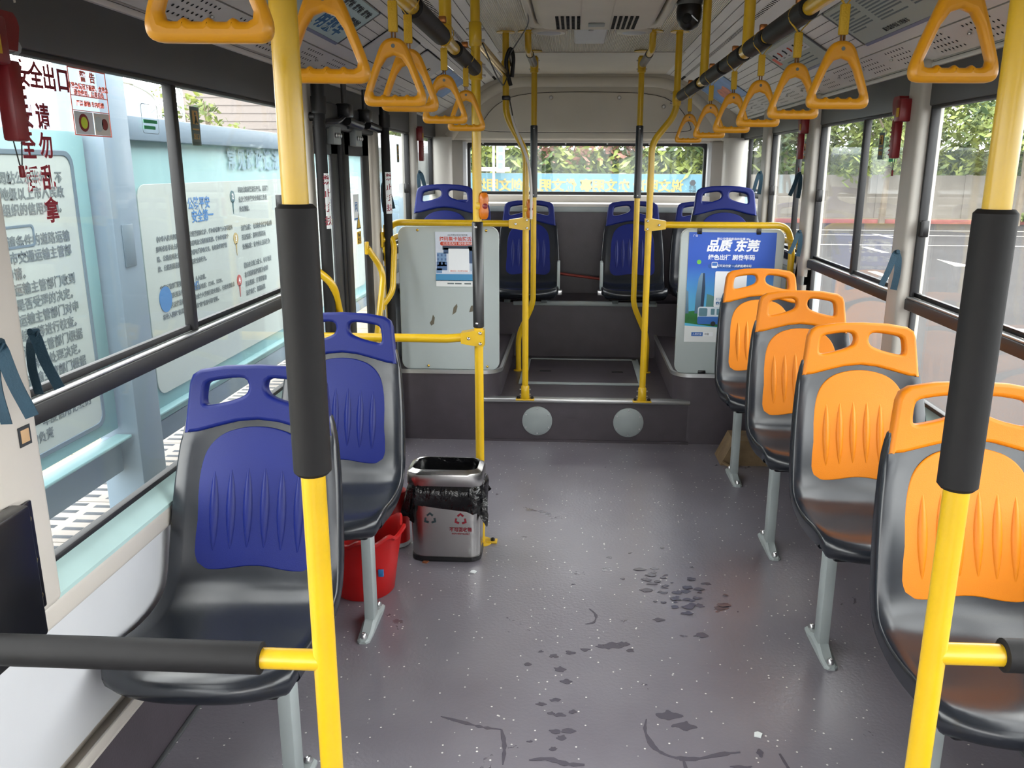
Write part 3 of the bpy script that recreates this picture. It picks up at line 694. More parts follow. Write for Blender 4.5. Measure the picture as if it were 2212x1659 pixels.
# overhead rails with sleeves
def rail(s, x, y0, y1, z, sleeves, hang, lab):
    t = thing('overhead_rail', lab, 'rail', (s*x, 0, z), 'overhead strap rails')
    B().tube([(0, y0, 0), (0, y1, 0)], .016, 16).o('bar', BRASSY if False else YEL, t)
    for a, b in sleeves: B().tube([(0, a, 0), (0, a+.004, 0), (0, b-.004, 0), (0, b, 0)], [.019, .0235, .0235, .019], 18).o('foam_sleeve', FOAM, t)
    for y in hang:
        B().tube([(0, y, .01), (0, y, 2.085-z)], .0165, 16).o('hanger', YEL, t)
        B().tube([(0, y-.03, 0), (0, y+.03, 0)], .0195, 16).o('hanger_clamp', YEL, t)
rail(1, .415, .6, 4.33, 1.785, [(.7, 1.16), (1.24, 1.66), (1.95, 2.32), (2.36, 2.58), (2.66, 2.98), (3.02, 3.42), (3.56, 4.18)][1:], (2.62, 3.47), 'right overhead strap rail with black foam sleeves')
rail(-1, .425, .6, 3.05, 1.775, [(.65, 1.10), (1.24, 1.6), (1.86, 2.26), (2.50, 2.98)], (2.33,), 'left overhead strap rail with black foam sleeves')
# hand straps
tri = chaikin([(-.060, .012), (-.054, 0), (-.03, -.0005), (.03, -.0005), (.054, 0), (.060, .012), (.056, .03), (.034, .088), (.024, .112), (.010, .122), (-.010, .122), (-.024, .112), (-.034, .088), (-.056, .03)], 2)
inn = [(-.040, .020), (-.036, .0185)]
for k in range(25):
    u = -.034+.068*k/24; inn.append((u, .0185+.0035*max(0, math.cos((u/.068)*math.pi*2*3+0))**1.5*(1 if abs(u) < .031 else 0)))
inn += [(.036, .0185), (.041, .021), (.042, .027), (.036, .043), (.025, .07), (.014, .086), (0, .091), (-.014, .086), (-.025, .07), (-.036, .043), (-.042, .027)]
HANDLE = plate('handle', [tri, inn], .020, .0075, YSTR, FR(0, 0, 0), 3, 60)
SLEEVE = B().box((-.0085, -.006, .132), (.0085, .006, .186), .002).mesh('sleeve', YBAND)
RIVET = B().lathe([(.0038, -.0103), (.0038, .0103)], (0, 0, .107), 10, 'y').mesh('rivet', DGALV)
CORD = B().strip([(-.003, 0, .105), (-.003, 0, .14)], YW, .008, .002).strip([(.003, 0, .105), (.003, 0, .14)], YW, .008, .002).mesh('cord', mat('brown_webbing', srgb(120, 78, 24), .7))
lp = [(.0, 0, .182), (.010, 0, .196)]+[(.0258*math.cos(a), 0, .222+.0258*math.sin(a)) for a in np.linspace(-.9, math.pi+.9, 15)]+[(-.010, 0, .196), (0, 0, .182)]
BAND = B().strip(lp, YW, .007, .0015).mesh('band', YBAND)
BUCK = B().box((-.012, -.007, .245), (.008, .007, .262), .003).mesh('buckle', mat('copper_buckle', srgb(150, 96, 52), .3, .8))
def strap(x, y, zb, rot, tilt, label):
    t = thing('hand_strap', label, 'strap', (x, y, zb), 'yellow triangular hand straps', rz=math.radians(rot))
    t.rotation_euler = (0, math.radians(tilt), math.radians(rot))
    for n, m in (('handle', HANDLE), ('sleeve', SLEEVE), ('rivet', RIVET), ('cord', CORD), ('band', BAND), ('buckle', BUCK)): ob(n, m, t)
ords = ['nearest', 'second', 'third', 'fourth', 'fifth', 'sixth', 'farthest']
for (y, r), o_ in zip(((1.20, 3), (1.705, 2), (2.04, 4), (2.42, 0), (2.82, 2), (3.28, -2), (3.87, 1)), ords):
    strap(.418, y, 1.563, r, 0, '%s yellow hand strap on the right rail, counted from the camera' % o_)
for (y, r), o_ in zip(((.82, 4), (1.20, 8), (1.65, 3), (1.795, 12), (2.275, 3), (2.72, 4)), ['nearest', 'second', 'third', 'fourth', 'fifth', 'farthest']):
    strap(-.422, y, 1.562, r, 0, '%s yellow hand strap on the left rail, counted from the camera' % o_)
# wall handrails beside the rear seats
for s, ya, yb, lab in ((1, 4.3, 5.1, 'yellow wall handrail on the right behind the advert panel'), (-1, 4.24, 5.05, 'yellow wall handrail on the left behind the door')):
    t = thing('wall_handrail', lab, 'handrail', (s*1.02, 0, 1.095), 'yellow wall handrails')
    B().tube(fillet([(s*.03, ya, 0), (0, ya+.02, 0), (0, yb, 0), (s*.03, yb+.02, 0)], .02), .0145, 12).o('bar', YEL, t)
    for y in (ya, yb+.02): B().box((s*.03-.006, y-.02, -.04), (s*.03+.006, y+.02, .04), .005).o('bracket', YEL, t)

# ================================================================== partitions and posters
pt = thing('partition_panel', 'pale grey partition panel with rounded corners behind the pole by the bin', 'panel', (-.735, 4.385, .39), 'grey partition panels')
ob('board', plate('board', [rrect(-.265, .265, .0, .765, .045)], .022, .004, PANELG, FR(0, 0, 0)), pt)
for x, z in ((-.12, .02), (-.16, .745), (.2, .745), (.2, .02)): B().lathe([(.007, -.010), (.007, -.015), (.003, -.018)], (x, 0, z), 8, 'y').o('screw', BRASSY, pt)
chip = mat('bare_brown_chip', srgb(104, 98, 84), .7)
for poly in ([(-.10, .24), (-.085, .25), (-.08, .285), (-.09, .30), (-.097, .27), (-.108, .255)], [(.015, .30), (.035, .315), (.043, .345), (.04, .36), (.022, .34)], [(.105, .315), (.125, .32), (.135, .34), (.15, .345), (.14, .355), (.115, .35)]):
    ob('paint_chip', plate('paint_chip', [poly], .002, .0004, chip, FR(0, -.0112, 0), 1), pt)
pt2 = thing('partition_panel', 'pale grey partition panel holding the large blue advert', 'panel', (.735, 4.385, .39), 'grey partition panels')
ob('board', plate('board', [rrect(-.265, .265, .0, .765, .045)], .022, .004, PANELG, FR(0, 0, 0)), pt2)
for x, z in ((-.17, .745), (.13, .745)): B().box((x-.012, -.017, z-.008), (x+.012, -.010, z+.03), .003).o('clip', BLKP, pt2)
B().box((-.14, -.02, -.002), (-.10, -.008, .018), .004).o('clip', BLKP, pt2)
def flat(name, w, h, m, M, parent, th=.0012, z=0): return ob(name, plate(name, [[(-w/2, -h/2), (w/2, -h/2), (w/2, h/2), (-w/2, h/2)]], th, .0002, m, M@Matrix.Translation((0, 0, z)), 1), parent)
def pic(name, poly, m, M, parent, z=.0008, th=.0008): return ob(name, plate(name, [poly], th, .0001, m, M@Matrix.Translation((0, 0, z)), 1), parent)
# poster on the left partition (the code square is left blank)
po = thing('poster', 'small white and blue paper poster taped to the left grey partition', 'poster', (-.685, 4.371, .985))
M0 = FR(0, 0, 0); PW, PH = .235, .285
flat('sheet', PW, PH, mat('poster_sheet', srgb(206, 214, 228), .5, var=(12, .06)), M0, po)
flat('footer_band', PW, .036, mat('poster_blue', srgb(66, 140, 186), .5), M0@Matrix.Translation((0, -.095, 0)), po, z=.0006)
flat('footer', PW, .033, WHITE, M0@Matrix.Translation((0, -.1265, 0)), po, z=.0006)
bl = [mat('poster_block%d' % i, c, .5) for i, c in enumerate((srgb(120, 152, 190), srgb(82, 112, 156), srgb(60, 84, 120), srgb(172, 190, 210), srgb(44, 56, 74)))]
for i, (x, y, w, h) in enumerate(((-.085, .0, .05, .07), (-.085, -.035, .055, .045), (.085, .02, .05, .08), (.09, -.04, .05, .04), (.0, .06, .16, .02), (-.10, -.06, .03, .025), (.095, -.065, .04, .022), (-.06, .045, .03, .03), (.07, .06, .03, .03))):
    flat('picture_block', w, h, bl[i % 5], M0@Matrix.Translation((x, y, 0)), po, z=.0006)
for i in range(9): flat('picture_block', .009, .012, bl[1], M0@Matrix.Translation((-.105+.02*(i % 3), .022-.022*(i//3), 0)), po, z=.0010)
flat('blank_square', .108, .122, INKW, M0@Matrix.Translation((.005, -.005, 0)), po, z=.0012)
ob('title', text('扫码集卡抽奖活动', .024, INKO, M0@Matrix.Translation((0, .105, .0012)), .0004), po)
ob('small_print', text('2023东莞公交出行宣传周', .0095, INKK, M0@Matrix.Translation((0, .126, .0012))), po)
pic('pill', rrect(-.092, .092, .072, .092, .0095), INKO, M0, po)
ob('subtitle', text('公交优先行 城市更畅通', .0155, INKW, M0@Matrix.Translation((0, .082, .0014))), po)
ob('small_print', text('微信扫一扫 参与活动', .010, INKO, M0@Matrix.Translation((.005, -.061, .002))), po)
for x in (-.04, 0, .05): flat('sponsor_mark', .035, .008, INKG, M0@Matrix.Translation((x, -.1265, 0)), po, z=.0014)
# big advert on the right partition
ad = thing('advert_poster', 'large blue advert poster with white headline, tower and little bus', 'poster', (.735, 4.3725, .85))
AW, AH = .445, .575
flat('sheet', AW, AH, WHITE, M0, ad)
def grad(name, c0, c1, z0, z1):
    m = mat(name, c0, .42); t = m.node_tree; b = t.nodes['Principled BSDF']; tcn = t.nodes.new('ShaderNodeTexCoord'); sp = t.nodes.new('ShaderNodeSeparateXYZ'); mr = t.nodes.new('ShaderNodeMapRange'); mr.inputs['From Min'].default_value = z0; mr.inputs['From Max'].default_value = z1
    mx = t.nodes.new('ShaderNodeMix'); mx.data_type = 'RGBA'; mx.inputs['A'].default_value = (*c0, 1); mx.inputs['B'].default_value = (*c1, 1)
    t.links.new(tcn.outputs['Object'], sp.inputs[0]); t.links.new(sp.outputs['Z'], mr.inputs['Value']); t.links.new(mr.outputs[0], mx.inputs['Factor']); t.links.new(mx.outputs['Result'], b.inputs['Base Color']); return m
SKYB = grad('printed_blue_sky', srgb(96, 190, 226), srgb(34, 84, 186), -.15, .12)
pic('picture_sky', [(-AW/2, -.20), (AW/2, -.22), (AW/2, AH/2), (-AW/2, AH/2)], SKYB, M0, ad, .0008)
hill = [(-AW/2, -.185)]+[(-AW/2+AW*k/12, -.185-.035*math.sin(k/12*math.pi*.5)) for k in range(13)]+[(AW/2, -.135)]+[(AW/2-AW*k/12, -.135+.015*math.cos(k*.6)) for k in range(13)]
pic('picture_lawn', hill, mat('printed_green', srgb(38, 108, 52), .42, var=(20, .3)), M0, ad, .0012)
tw = grad('printed_tower', srgb(70, 104, 128), srgb(120, 150, 172), -.15, .08)
pic('picture_tower', [(-.175, -.135), (-.172, -.04), (-.162, .05), (-.150, .078), (-.132, .078), (-.128, .02), (-.132, -.135)], tw, M0, ad, .0014)
pic('picture_tower', [(-.141, .078), (-.132, .078), (-.126, .0), (-.130, -.135), (-.146, -.135)], mat('printed_tower_dark', srgb(40, 62, 88), .42), M0, ad, .0018)
pic('picture_tower', [(-.118, -.135), (-.115, -.03), (-.07, -.045), (-.07, -.135)], mat('printed_block', srgb(88, 132, 130), .42), M0, ad, .0014)
pic('picture_tower', [(-AW/2, -.135), (-AW/2, -.01), (-.212, -.02), (-.205, -.135)], tw, M0, ad, .0014)
pic('picture_leaf', [(-.165+.0115*math.cos(a), .135+.0115*math.sin(a)) for a in np.linspace(0, 2*math.pi, 16)[:-1]], mat('printed_lime', srgb(110, 190, 70), .42), M0, ad, .0014)
bw = mat('printed_bus_white', srgb(210, 222, 232), .42); bb_ = mat('printed_bus_blue', srgb(58, 110, 186), .42); bg_ = mat('printed_bus_glass', srgb(96, 136, 150), .42)
pic('picture_bus', rrect(-.158, .03, -.19, -.098, .012), bw, M0, ad, .0020)
pic('picture_bus', rrect(-.158, .03, -.19, -.15, .008), bb_, M0, ad, .0026)
pic('picture_bus', rrect(-.152, -.108, -.148, -.106, .006), bg_, M0, ad, .0026)
for x in (-.09, -.06, -.03): pic('picture_bus', rrect(x, x+.02, -.14, -.108, .003), bg_, M0, ad, .0026)
for x in (-.075, .01): pic('picture_wheel', [(x+.013*math.cos(a), -.188+.013*math.sin(a)) for a in np.linspace(0, 2*math.pi, 16)[:-1]], INKK, M0, ad, .0030)
ob('headline', text('品质 东莞', .062, INKW, M0@Matrix.Translation((0.002, .215, .0016)), .0022, shear=.18), ad)
ob('subtitle', text('绿色出行 刷乘车码', .029, INKW, M0@Matrix.Translation((0, .158, .0016)), .0008), ad)
ob('small_print', text('乘公交得蚂蚁森林能量 80g', .0145, INKW, M0@Matrix.Translation((.005, .253, .0016)), .0002), ad)
ob('small_print', text('广告', .013, INKW, M0@Matrix.Translation((-.19, .268, .0016))), ad)
pic('pill', rrect(-.118, .105, .103, .127, .011), mat('printed_pill', srgb(28, 82, 160), .42), M0, ad, .0014)
ob('small_print', text('打开支付宝 一点就能乘车码', .0145, INKW, M0@Matrix.Translation((.015, .115, .0020)), .0002, shear=.15), ad)
pic('picture_phone', rrect(-.10, -.07, .105, .136, .005), INKW, M0, ad, .0020); pic('picture_phone', rrect(-.098, -.072, .116, .133, .004), bb_, M0, ad, .0026)
pic('blank_card', rrect(-.078, .085, -.098, .088, .006), INKW, M0, ad, .0030)
ob('small_print', text('打开支付宝', .016, INKB, M0@Matrix.Translation((-.068, -.058, .0040)), align='LEFT'), ad)
ob('small_print', text('乘车码', .018, INKB, M0@Matrix.Translation((-.068, -.080, .0040)), .0006, align='LEFT'), ad)
flat('footer_mark', .06, .021, bb_, M0@Matrix.Translation((-.155, -.245, 0)), ad, z=.0010); flat('footer_mark', .054, .021, INKW, M0@Matrix.Translation((-.099, -.245, 0)), ad, z=.0010)
ob('small_print', text('人民的宝', .012, INKW, M0@Matrix.Translation((-.155, -.245, .0016))), ad)
ob('small_print', text('中国', .012, INKK, M0@Matrix.Translation((-.105, -.245, .0016))), ad)
# ================================================================== small things inside
def hammer(loc, s, label, big=1.0, cord=True):
    t = thing('safety_hammer', label, 'hammer', loc, 'red emergency hammers')
    y = .034*1
    B().box((-.022, -.03, -.045), (.022, .022, .03), .006).o('holder', RED, t)
    B().box((-s*.023-.001, -.024, -.03), (-s*.023+.001, -.002, .0), .0005).o('sticker', YBAND, t)
    hd = B().loft([[(x, yy, z) for x, yy in ((-.016, y0), (.016, y0), (.016, y1), (-.016, y1))] for z, y0, y1 in ((-.02, .018, .05), (0, .012, .056), (.02, .004, .062), (.032, .0, .058), (.04, .004, .05))]).o('hammer_head', RED, t)
    B().lathe([(.011, 0), (.013, .01), (.006, .012)], (0, .056, -.012), 10, 'y').o('striker', GALV, t)
    hb = B().box((-.014, .022, -.165), (.014, .056, -.035), .005).o('handle', RED, t)
    for k in range(7): B().box((-.0155, .054, -.155+.015*k), (.0155, .0575, -.149+.015*k), .001).o('grip_ridge', RED, hb)
    if cord:
        B().tube(fillet([(0, .028, -.164), (0, .036, -.205), (0, .042, -.205), (0, .05, -.164)], .01), .0012, 6).o('cord', CABLE, t)
        B().box((-.003, .035, -.225), (.003, .043, -.205), .001).o('tag', RED, t)
hammer((1.035, 3.045, 1.655), 1, 'red emergency hammer on the nearest right pillar')
hammer((1.035, 4.315, 1.665), 1, 'red emergency hammer on the second right pillar')
hammer((-1.035, 5.29, 1.655), -1, 'red emergency hammer on the far left pillar', cord=False)
hammer((-1.03, 1.395, 1.655), -1, 'red emergency hammer at the left edge above the teal ribbon')
def ribbon(loc, s, label, sc=1., ph=0):
    t = thing('ribbon', label, 'ribbon', loc, 'teal curtain ribbons on the pillars'); f = sc
    w1 = .026*f; a_ = .012*math.sin(ph)
    p1 = [(0, 0, .04*f), (-s*.014*f, -.008, .025*f), (-s*.030*f, -.012, -.03*f), (-s*(.042*f+a_), -.010, -.095*f)]
    B().strip(fillet(p1, .03, 4), (1, .15, .5*s), w1, .0016).o('tail', TEAL, t)
    p2 = [(-s*.004, .004, .042*f), (s*.004*f, -.006, .02*f), (s*.004*f, -.014, -.04*f), (-s*.004*f, -.012, -.11*f)]
    B().strip(fillet(p2, .03, 4), (1, -.2, -.3*s), w1, .0016).o('loop', TEAL, t)
    B().tube([(0, .012, .04*f), (0, -.008, .043*f)], w1*.3, 8).o('knot', TEAL, t)
ribbon((1.026, 2.93, 1.145), 1, 'teal ribbon tied on the nearest right pillar', .85, 1)
ribbon((1.026, 4.20, 1.125), 1, 'teal ribbon tied over the right wall handrail', .8, 2)
ribbon((1.026, 5.19, 1.40), 1, 'teal ribbon tied on the far right pillar', .85, 0)
ribbon((1.04, 4.345, 1.40), 1, 'teal ribbon hanging behind the second right pillar', .8, 1)
ribbon((-1.026, 1.30, 1.13), -1, 'large teal ribbon tied on the near left pillar', .9, 2)
ribbon((-1.05, 1.43, 1.13), -1, 'teal ribbon hanging just behind the near left pillar', .75, 1)
ribbon((-1.026, 5.2, 1.39), -1, 'teal ribbon tied on the far left pillar', .9, 0)
ribbon((-1.05, 4.32, 1.34), -1, 'long teal ribbon on the window behind the door', 1., 3)
# black box on the left wall
t = thing('control_box', 'black metal box screwed to the left pillar by the near seat', 'box', (-1.05, 1.2, .63))
B().box((0, -.10, 0), (.034, .105, .25), .006).o('housing', BLKP, t)
fl_ = B().box((0, .105, .03), (.006, .15, .24), .008).o('mounting_flange', BLKP, t)
for z in (.06, .13, .21): B().lathe([(.007, .004), (.007, .010), (.003, .012)], (0, .130, z), 8, 'x').o('screw', BRASSY, fl_)
t = thing('frayed_cord', 'frayed white cord hanging at the top left corner above the red hammer', 'cord', (-1.045, 1.46, 1.80))
for k in range(9):
    dy = -.03+.008*k; B().strip(fillet([(0, dy*.3, .0), (.004, dy*.8, -.03), (.004*math.sin(k*2), dy*1.3, -.055-.012*((k*7) % 3))], .02, 3), (0, 1, 0), .005, .001).o('strand', CABLEW, t)
# stop buttons
for (x, y, z), lab in (((-.405, 3.05, 1.318), 'orange stop button on the pole by the bin'), ((-.305, 4.315, 1.25), 'orange stop button on the bent pole left of the step')):
    t = thing('stop_button', lab, 'button', (x, y, z), 'orange stop buttons on poles')
    B().lathe([(.004, -.048), (.011, -.046), (.016, -.036), (.018, -.02), (.015, 0), (.018, .02), (.016, .036), (.011, .046), (.004, .048)], n=16).o('case', BTNO, t)
    B().lathe([(.010, -.013), (.010, -.018), (.006, -.020)], (.006, 0, 0), 14, 'y').o('push_button', RED, t)
    B().box((-.03, -.008, -.012), (.0, .008, .012), .003).o('clamp', YEL, t)
# dome camera
t = thing('dome_camera', 'black dome camera hanging from the ceiling near the right rail', 'camera', (.350, 3.5, 2.09))
B().lathe([(.05, 0), (.05, -.025), (.046, -.03)], n=24).o('base', mat('grey_camera_base', srgb(70, 72, 74), .4), t)
B().lathe([(.046, -.028), (.050, -.05), (.047, -.08), (.035, -.105), (.018, -.118), (.004, -.12)], n=24).o('dome', BLKP, t)
B().lathe([(.020, 0), (.018, -.014), (.012, -.016)], (-.012, -.034, -.082), 16, 'y').o('lens', FOAM, t)
B().strip([(.004, -.047, -.072), (.02, -.046, -.086), (.03, -.038, -.092)], (0, -.3, 1), .004, .002).o('trim_ring', STEEL, t)
# roof air unit
t = thing('air_unit', 'cream ceiling air unit with slotted grilles', 'air unit', (0, 3.4, 2.09))
ob('frame', plate('frame', [rrect(-.298, .298, -1.2, .66, .05), rrect(-.265, .265, -1.15, .59, .04)], .03, .008, AIRC, frame_m((0, 0, -.012), XW, -YW)@Matrix.Scale(-1, 4, (0, 1, 0))), t)
body = B().loft([[(x, y, z) for x, y in rrect(-w, w, -1.12, e, .04, 4)] for z, w, e in ((.0, .262, .58), (-.02, .255, .57), (-.045, .235, .545), (-.05, .225, .535))]).o('cover', AIRC, t)
for cx in (-.12, .115):
    for i in range(5):
        for j in range(9):
            B().box((cx-.05+.022*i, .50-.034*j-.026, -.0545), (cx-.05+.022*i+.013, .50-.034*j, -.0495), .001).o('grille_slot', DKHOLE, body)
    B().box((cx-.055, .515, -.053), (cx+.055, .528, -.049), .002).o('vent_bar', HEADER, body)
B().box((-.035, .36, -.056), (.035, .43, -.050), .003).o('latch_plate', GALV, body)
B().box((-.067, -1.1, -.0525), (-.063, .53, -.0495)).o('seam', HEADER, body); B().box((.055, -1.1, -.0525), (.059, .53, -.0495)).o('seam', HEADER, body)
for x, lab in ((-.215, 'round white ceiling fitting left of the small cover'), (.19, 'round white ceiling fitting right of the small cover')):
    t = thing('ceiling_fitting', lab, 'ceiling fitting', (x, 4.28, 2.09), 'round ceiling fittings')
    B().lathe([(.085, 0), (.085, -.006), (.078, -.014), (.06, -.014)], n=32).o('rim', AIRC, t)
    B().lathe([(.062, -.010), (.055, -.016), (.02, -.02)], n=32).o('diffuser', WALLG, t)
t = thing('ceiling_hatch', 'small grey rectangular ceiling cover behind the air unit', 'cover', (-.018, 4.28, 2.09))
B().box((-.078, -.24, -.03), (.078, .24, 0), .012, 3).o('lid', WALLG, t); B().lathe([(.012, -.03), (.012, -.034), (.006, -.036)], (0, -.2, 0), 10).o('lock', STEEL, t)
# cables
t = thing('cable', 'thin black cable drooping from the air unit to the left poles', 'cable', (0, 0, 0))
B().tube(fillet([(-.28, 3.5, 2.07), (-.29, 3.9, 2.06), (-.35, 4.15, 2.03), (-.405, 4.28, 1.98), (-.40, 4.3, 1.93)], .1), .003, 6).o('wire', CABLE, t)
B().tube(fillet([(-.41, 3.1, 1.87), (-.40, 3.6, 1.80), (-.42, 4.1, 1.82), (-.415, 4.28, 1.88)], .15), .003, 6).o('wire', CABLE, t)
B().tube(fillet([(-.395, 4.30, 1.88), (-.385, 4.29, 1.97), (-.40, 4.30, 2.02), (-.425, 4.29, 1.96), (-.418, 4.295, 1.9), (-.40, 4.29, 1.84)], .03), .010, 8).o('cable_coil', CABLE, t)
B().box((-.445, 4.305, 1.775), (-.405, 4.355, 1.795), .004).o('tape', CABLE, t)
B().tube(fillet([(-.41, 4.30, 1.79), (-.395, 4.31, 1.72), (-.39, 4.312, 1.68)], .02), .003, 6).o('wire', CABLE, t)
t = thing('cable', 'white cable sleeve running down beside the bent left pole', 'cable', (0, 0, 0))
B().tube(fillet([(-.395, 4.305, 1.70), (-.385, 4.305, 1.66), (-.31, 4.30, 1.48), (-.298, 4.30, 1.36), (-.298, 4.30, 1.20)], .06), .007, 8).o('sleeve', CABLEW, t)
# posters in the coves
def cove_frame(s, y, t_, off=.004):
    (a, b), (c, d) = PROF[3], PROF[4]; x, z = cove_pt(s, 3, t_, off); up = V(-s*(c-a), 0, b-d).normalized()
    return frame_m((x, y, z), YW if s < 0 else -YW, up)
def cove_card(s, ya, yb, m, label, t0=.02, t1=.98, frame=True):
    (a, b), (c, d) = PROF[3], PROF[4]; l = math.hypot(c-a, d-b); w, h = yb-ya, l*(t1-t0); M = cove_frame(s, (ya+yb)/2, (t0+t1)/2)
    t = thing('cove_poster', label, 'poster'); flat('sheet', w, h, m, M, t, .003)
    if frame:
        for x in (-1, 1): flat('side_strip', .012, h+.01, LINTEL, M@Matrix.Translation((x*(w/2+.006), 0, 0)), t, .005)
        flat('bottom_strip', w, .012, mat('bluish_strip_'+str(int(ya*100))+str(s), srgb(110, 118, 150), .35), M@Matrix.Translation((0, -h/2-.006, 0)), t, .006)
    return t, M, w, h
GREENISH = mat('pale_green_print', srgb(168, 178, 168), .45)
t, M, w, h = cove_card(1, 2.3, 3.2, GREENISH, 'long pale route notice in the right cove with rows of fine print')
for c0 in range(3):
    for r in range(9):
        ln = .22 if (r*7+c0*3) % 4 else .13; flat('print_line', ln, .0055, INKG, M@Matrix.Translation((-w/2+.03+c0*.27+ln/2, h/2-.02-.0125*r, 0)), t, .001, .0018)
ob('lettering', text('服务监督电话 文明乘车', .02, INKK, M@Matrix.Translation((-w/2+.34, -h/2+.02, .002))), t)
t, M, w, h = cove_card(1, 3.56, 4.22, GREENISH, 'safety card with row of small drawings in the right cove')
flat('picture_strip', w*.78, h*.4, WALLG, M@Matrix.Translation((.0, h*.2, 0)), t, .001, .0018)
for k in range(6):
    x = -w*.33+k*w*.13; B_ = B().tube([(x, h*.27, .003), (x+.008, h*.2, .003), (x, h*.13, .003)], .004, 6); me = B_.mesh('drawing', INKO if k % 2 else INKK); me.transform(M); ob('drawing', me, t)
    flat('caption', .035, .006, INKG, M@Matrix.Translation((x, h*.06, 0)), t, .001, .0018)
flat('red_seal', .05, .05, INKR2, M@Matrix.Translation((-w*.42, h*.05, 0)), t, .001, .0024)
for r in range(3): flat('print_line', .36, .005, INKG, M@Matrix.Translation((0, -h*.12-.02*r, 0)), t, .001, .0018)
PBL = mat('blue_print', srgb(120, 156, 206), .45, var=(6, .2))
t, M, w, h = cove_card(1, 5.25, 6.1, PBL, 'blue and orange poster at the far end of the right cove', frame=False)
pic('orange_patch', chaikin([(-.2, -.05), (-.1, .04), (.05, .02), (.18, .05), (.2, -.03), (.0, -.06)], 2), mat('orange_print', srgb(206, 128, 106), .45, var=(20, .3)), M, t, .002)
t, M, w, h = cove_card(-1, 2.2, 3.15, mat('pale_teal_print', srgb(178, 204, 208), .45), 'pale route map with blue characters in the left cove')
for k, ch in enumerate('文明乘车'): ob('lettering', text(ch, .085, INKB, M@Matrix.Translation((.06+k*.095, -h*.22, .002)), .002), t)
for c0 in range(5): ob('lettering', text('常平站', .03, INKK, M@Matrix.Translation((-.05+.11*c0, h*.32, .002)), .0008), t)
ob('lettering', text('服务热线', .028, INKK, M@Matrix.Translation((.38, h*.05, .002)), .0008), t)
t, M, w, h = cove_card(-1, 4.85, 5.55, PBL, 'blue and orange poster at the far end of the left cove', frame=False)
pic('orange_patch', chaikin([(-.2, -.05), (-.1, .05), (.02, .03), (.12, .04), (.1, -.05), (-.05, -.06)], 2), MATS['orange_print'], M, t, .002)
for k, (ya, yb) in enumerate(((3.42, 3.92), (4.12, 4.7))):
    (a, b), (c, d) = PROF[3], PROF[4]; M = cove_frame(-1, (ya+yb)/2, .5, .002); w, h = yb-ya, .19
    t = thing('speaker_hatch', ('nearer' if k == 0 else 'farther')+' white hatch with two slotted openings in the left cove', 'hatch', group='cove hatches')
    flat('gap', w+.012, h+.012, DKHOLE, M, t, .002); ob('lid', plate('lid', [rrect(-w/2, w/2, -h/2, h/2, .02)], .008, .002, WALLG, M@Matrix.Translation((0, 0, .002))), t)
    for x in (-.08, .1):
        pic('slot', [(x+.035*math.cos(a_), .02+.011*math.sin(a_)) for a_ in np.linspace(0, 2*math.pi, 16)[:-1]], DKHOLE, M, t, .0066)
        flat('slot_catch', .012, .024, BRASSY, M@Matrix.Translation((x, .02, 0)), t, .001, .0078)

# bin, bucket, extinguisher, block, stick, litter
t = thing('waste_bin', 'stainless steel waste bin lined with a black bag', 'bin', (-.545, 2.955, 0)); t.scale = (1, 1, 1.07)
def rr3(w, d, r, z, n=5): return [(x, y*.72, z) for x, y in rrect(-w, w, -d, d, r, n)]
B().loft([rr3(.126, .105, .05, 0), rr3(.132, .11, .05, .004), rr3(.132, .11, .05, .02)]).o('base_ring', BLKP, t)
SST = mat('brushed_stainless', (.50, .49, .48), .24, 1.0, bump=(14, .10), bscale=2)
B().loft([rr3(.129, .107, .05, .018), rr3(.131, .109, .05, .10), rr3(.134, .112, .05, .25), rr3(.135, .113, .05, .30)]).o('body', SST, t)
b_ = B(); rg = [rr3(.139, .117, .052, .285), rr3(.142, .12, .052, .29), rr3(.142, .12, .052, .325), rr3(.139, .117, .05, .335), rr3(.122, .10, .045, .345), rr3(.116, .094, .04, .335), rr3(.114, .092, .04, .20)]
b_.loft(rg, cap=False).o('top_ring', SST, t)
b_ = B(); rg = []
for k, (g, z) in enumerate(((.112, .345), (.112, .18), (.10, .06))): rg.append(rr3(g, g-.022, .035, z))
b_.loft(rg, cap=False); b_.bm.faces.new([b_.bm.verts.new(p) for p in rr3(.1, .078, .035, .06)]); BAGM = mat('black_bag_plastic', srgb(14, 14, 16), .18, bump=(26, .8), bscale=3); b_.o('bag_lining', BAGM, t)
b_ = B(); rings = []; base = rrect(-1, 1, -1, 1, .4, 8); nb = len(base)
for r, (g, z, wob) in enumerate(((.137, .288, 0), (.145, .28, .004), (.150, .255, .008), (.152, .225, .012), (.149, .20, .016))):
    ring = []
    for i, (x, y) in enumerate(base):
        a = i/nb*2*math.pi; wv = math.sin(a*7+r)*wob+math.sin(a*13+2*r)*wob*.6
        dz = (math.sin(a*3+1)*.02+math.sin(a*5)*.014-(.045 if abs(((a+.55) % (2*math.pi))) < .5 or abs(a-3.9) < .35 else 0))*(r/4)
        ring.append((x*(g+wv), y*.73*(g-.02+wv), z+dz))
    rings.append(ring)
b_.loft(rings, cap=False).o('bag_skirt', BAGM, t)
def recycle(x, z, m):
    for k in range(3):
        a = math.radians(90+120*k); p = [(x+.024*math.cos(a+math.radians(o_))*q, z+.022*math.sin(a+math.radians(o_))*q) for o_, q in ((-40, .85), (0, 1.1), (40, .85), (40, .55), (0, .75), (-40, .55))]
        ob('recycling_mark', plate('recycling_mark', [p], .001, .0002, m, FR(0, -.0800-.0012*(z/.2), 0), 1), t)
recycle(-.055, .165, INKB if False else mat('dark_green_ink', srgb(20, 44, 50), .5)); recycle(.06, .165, INKR)
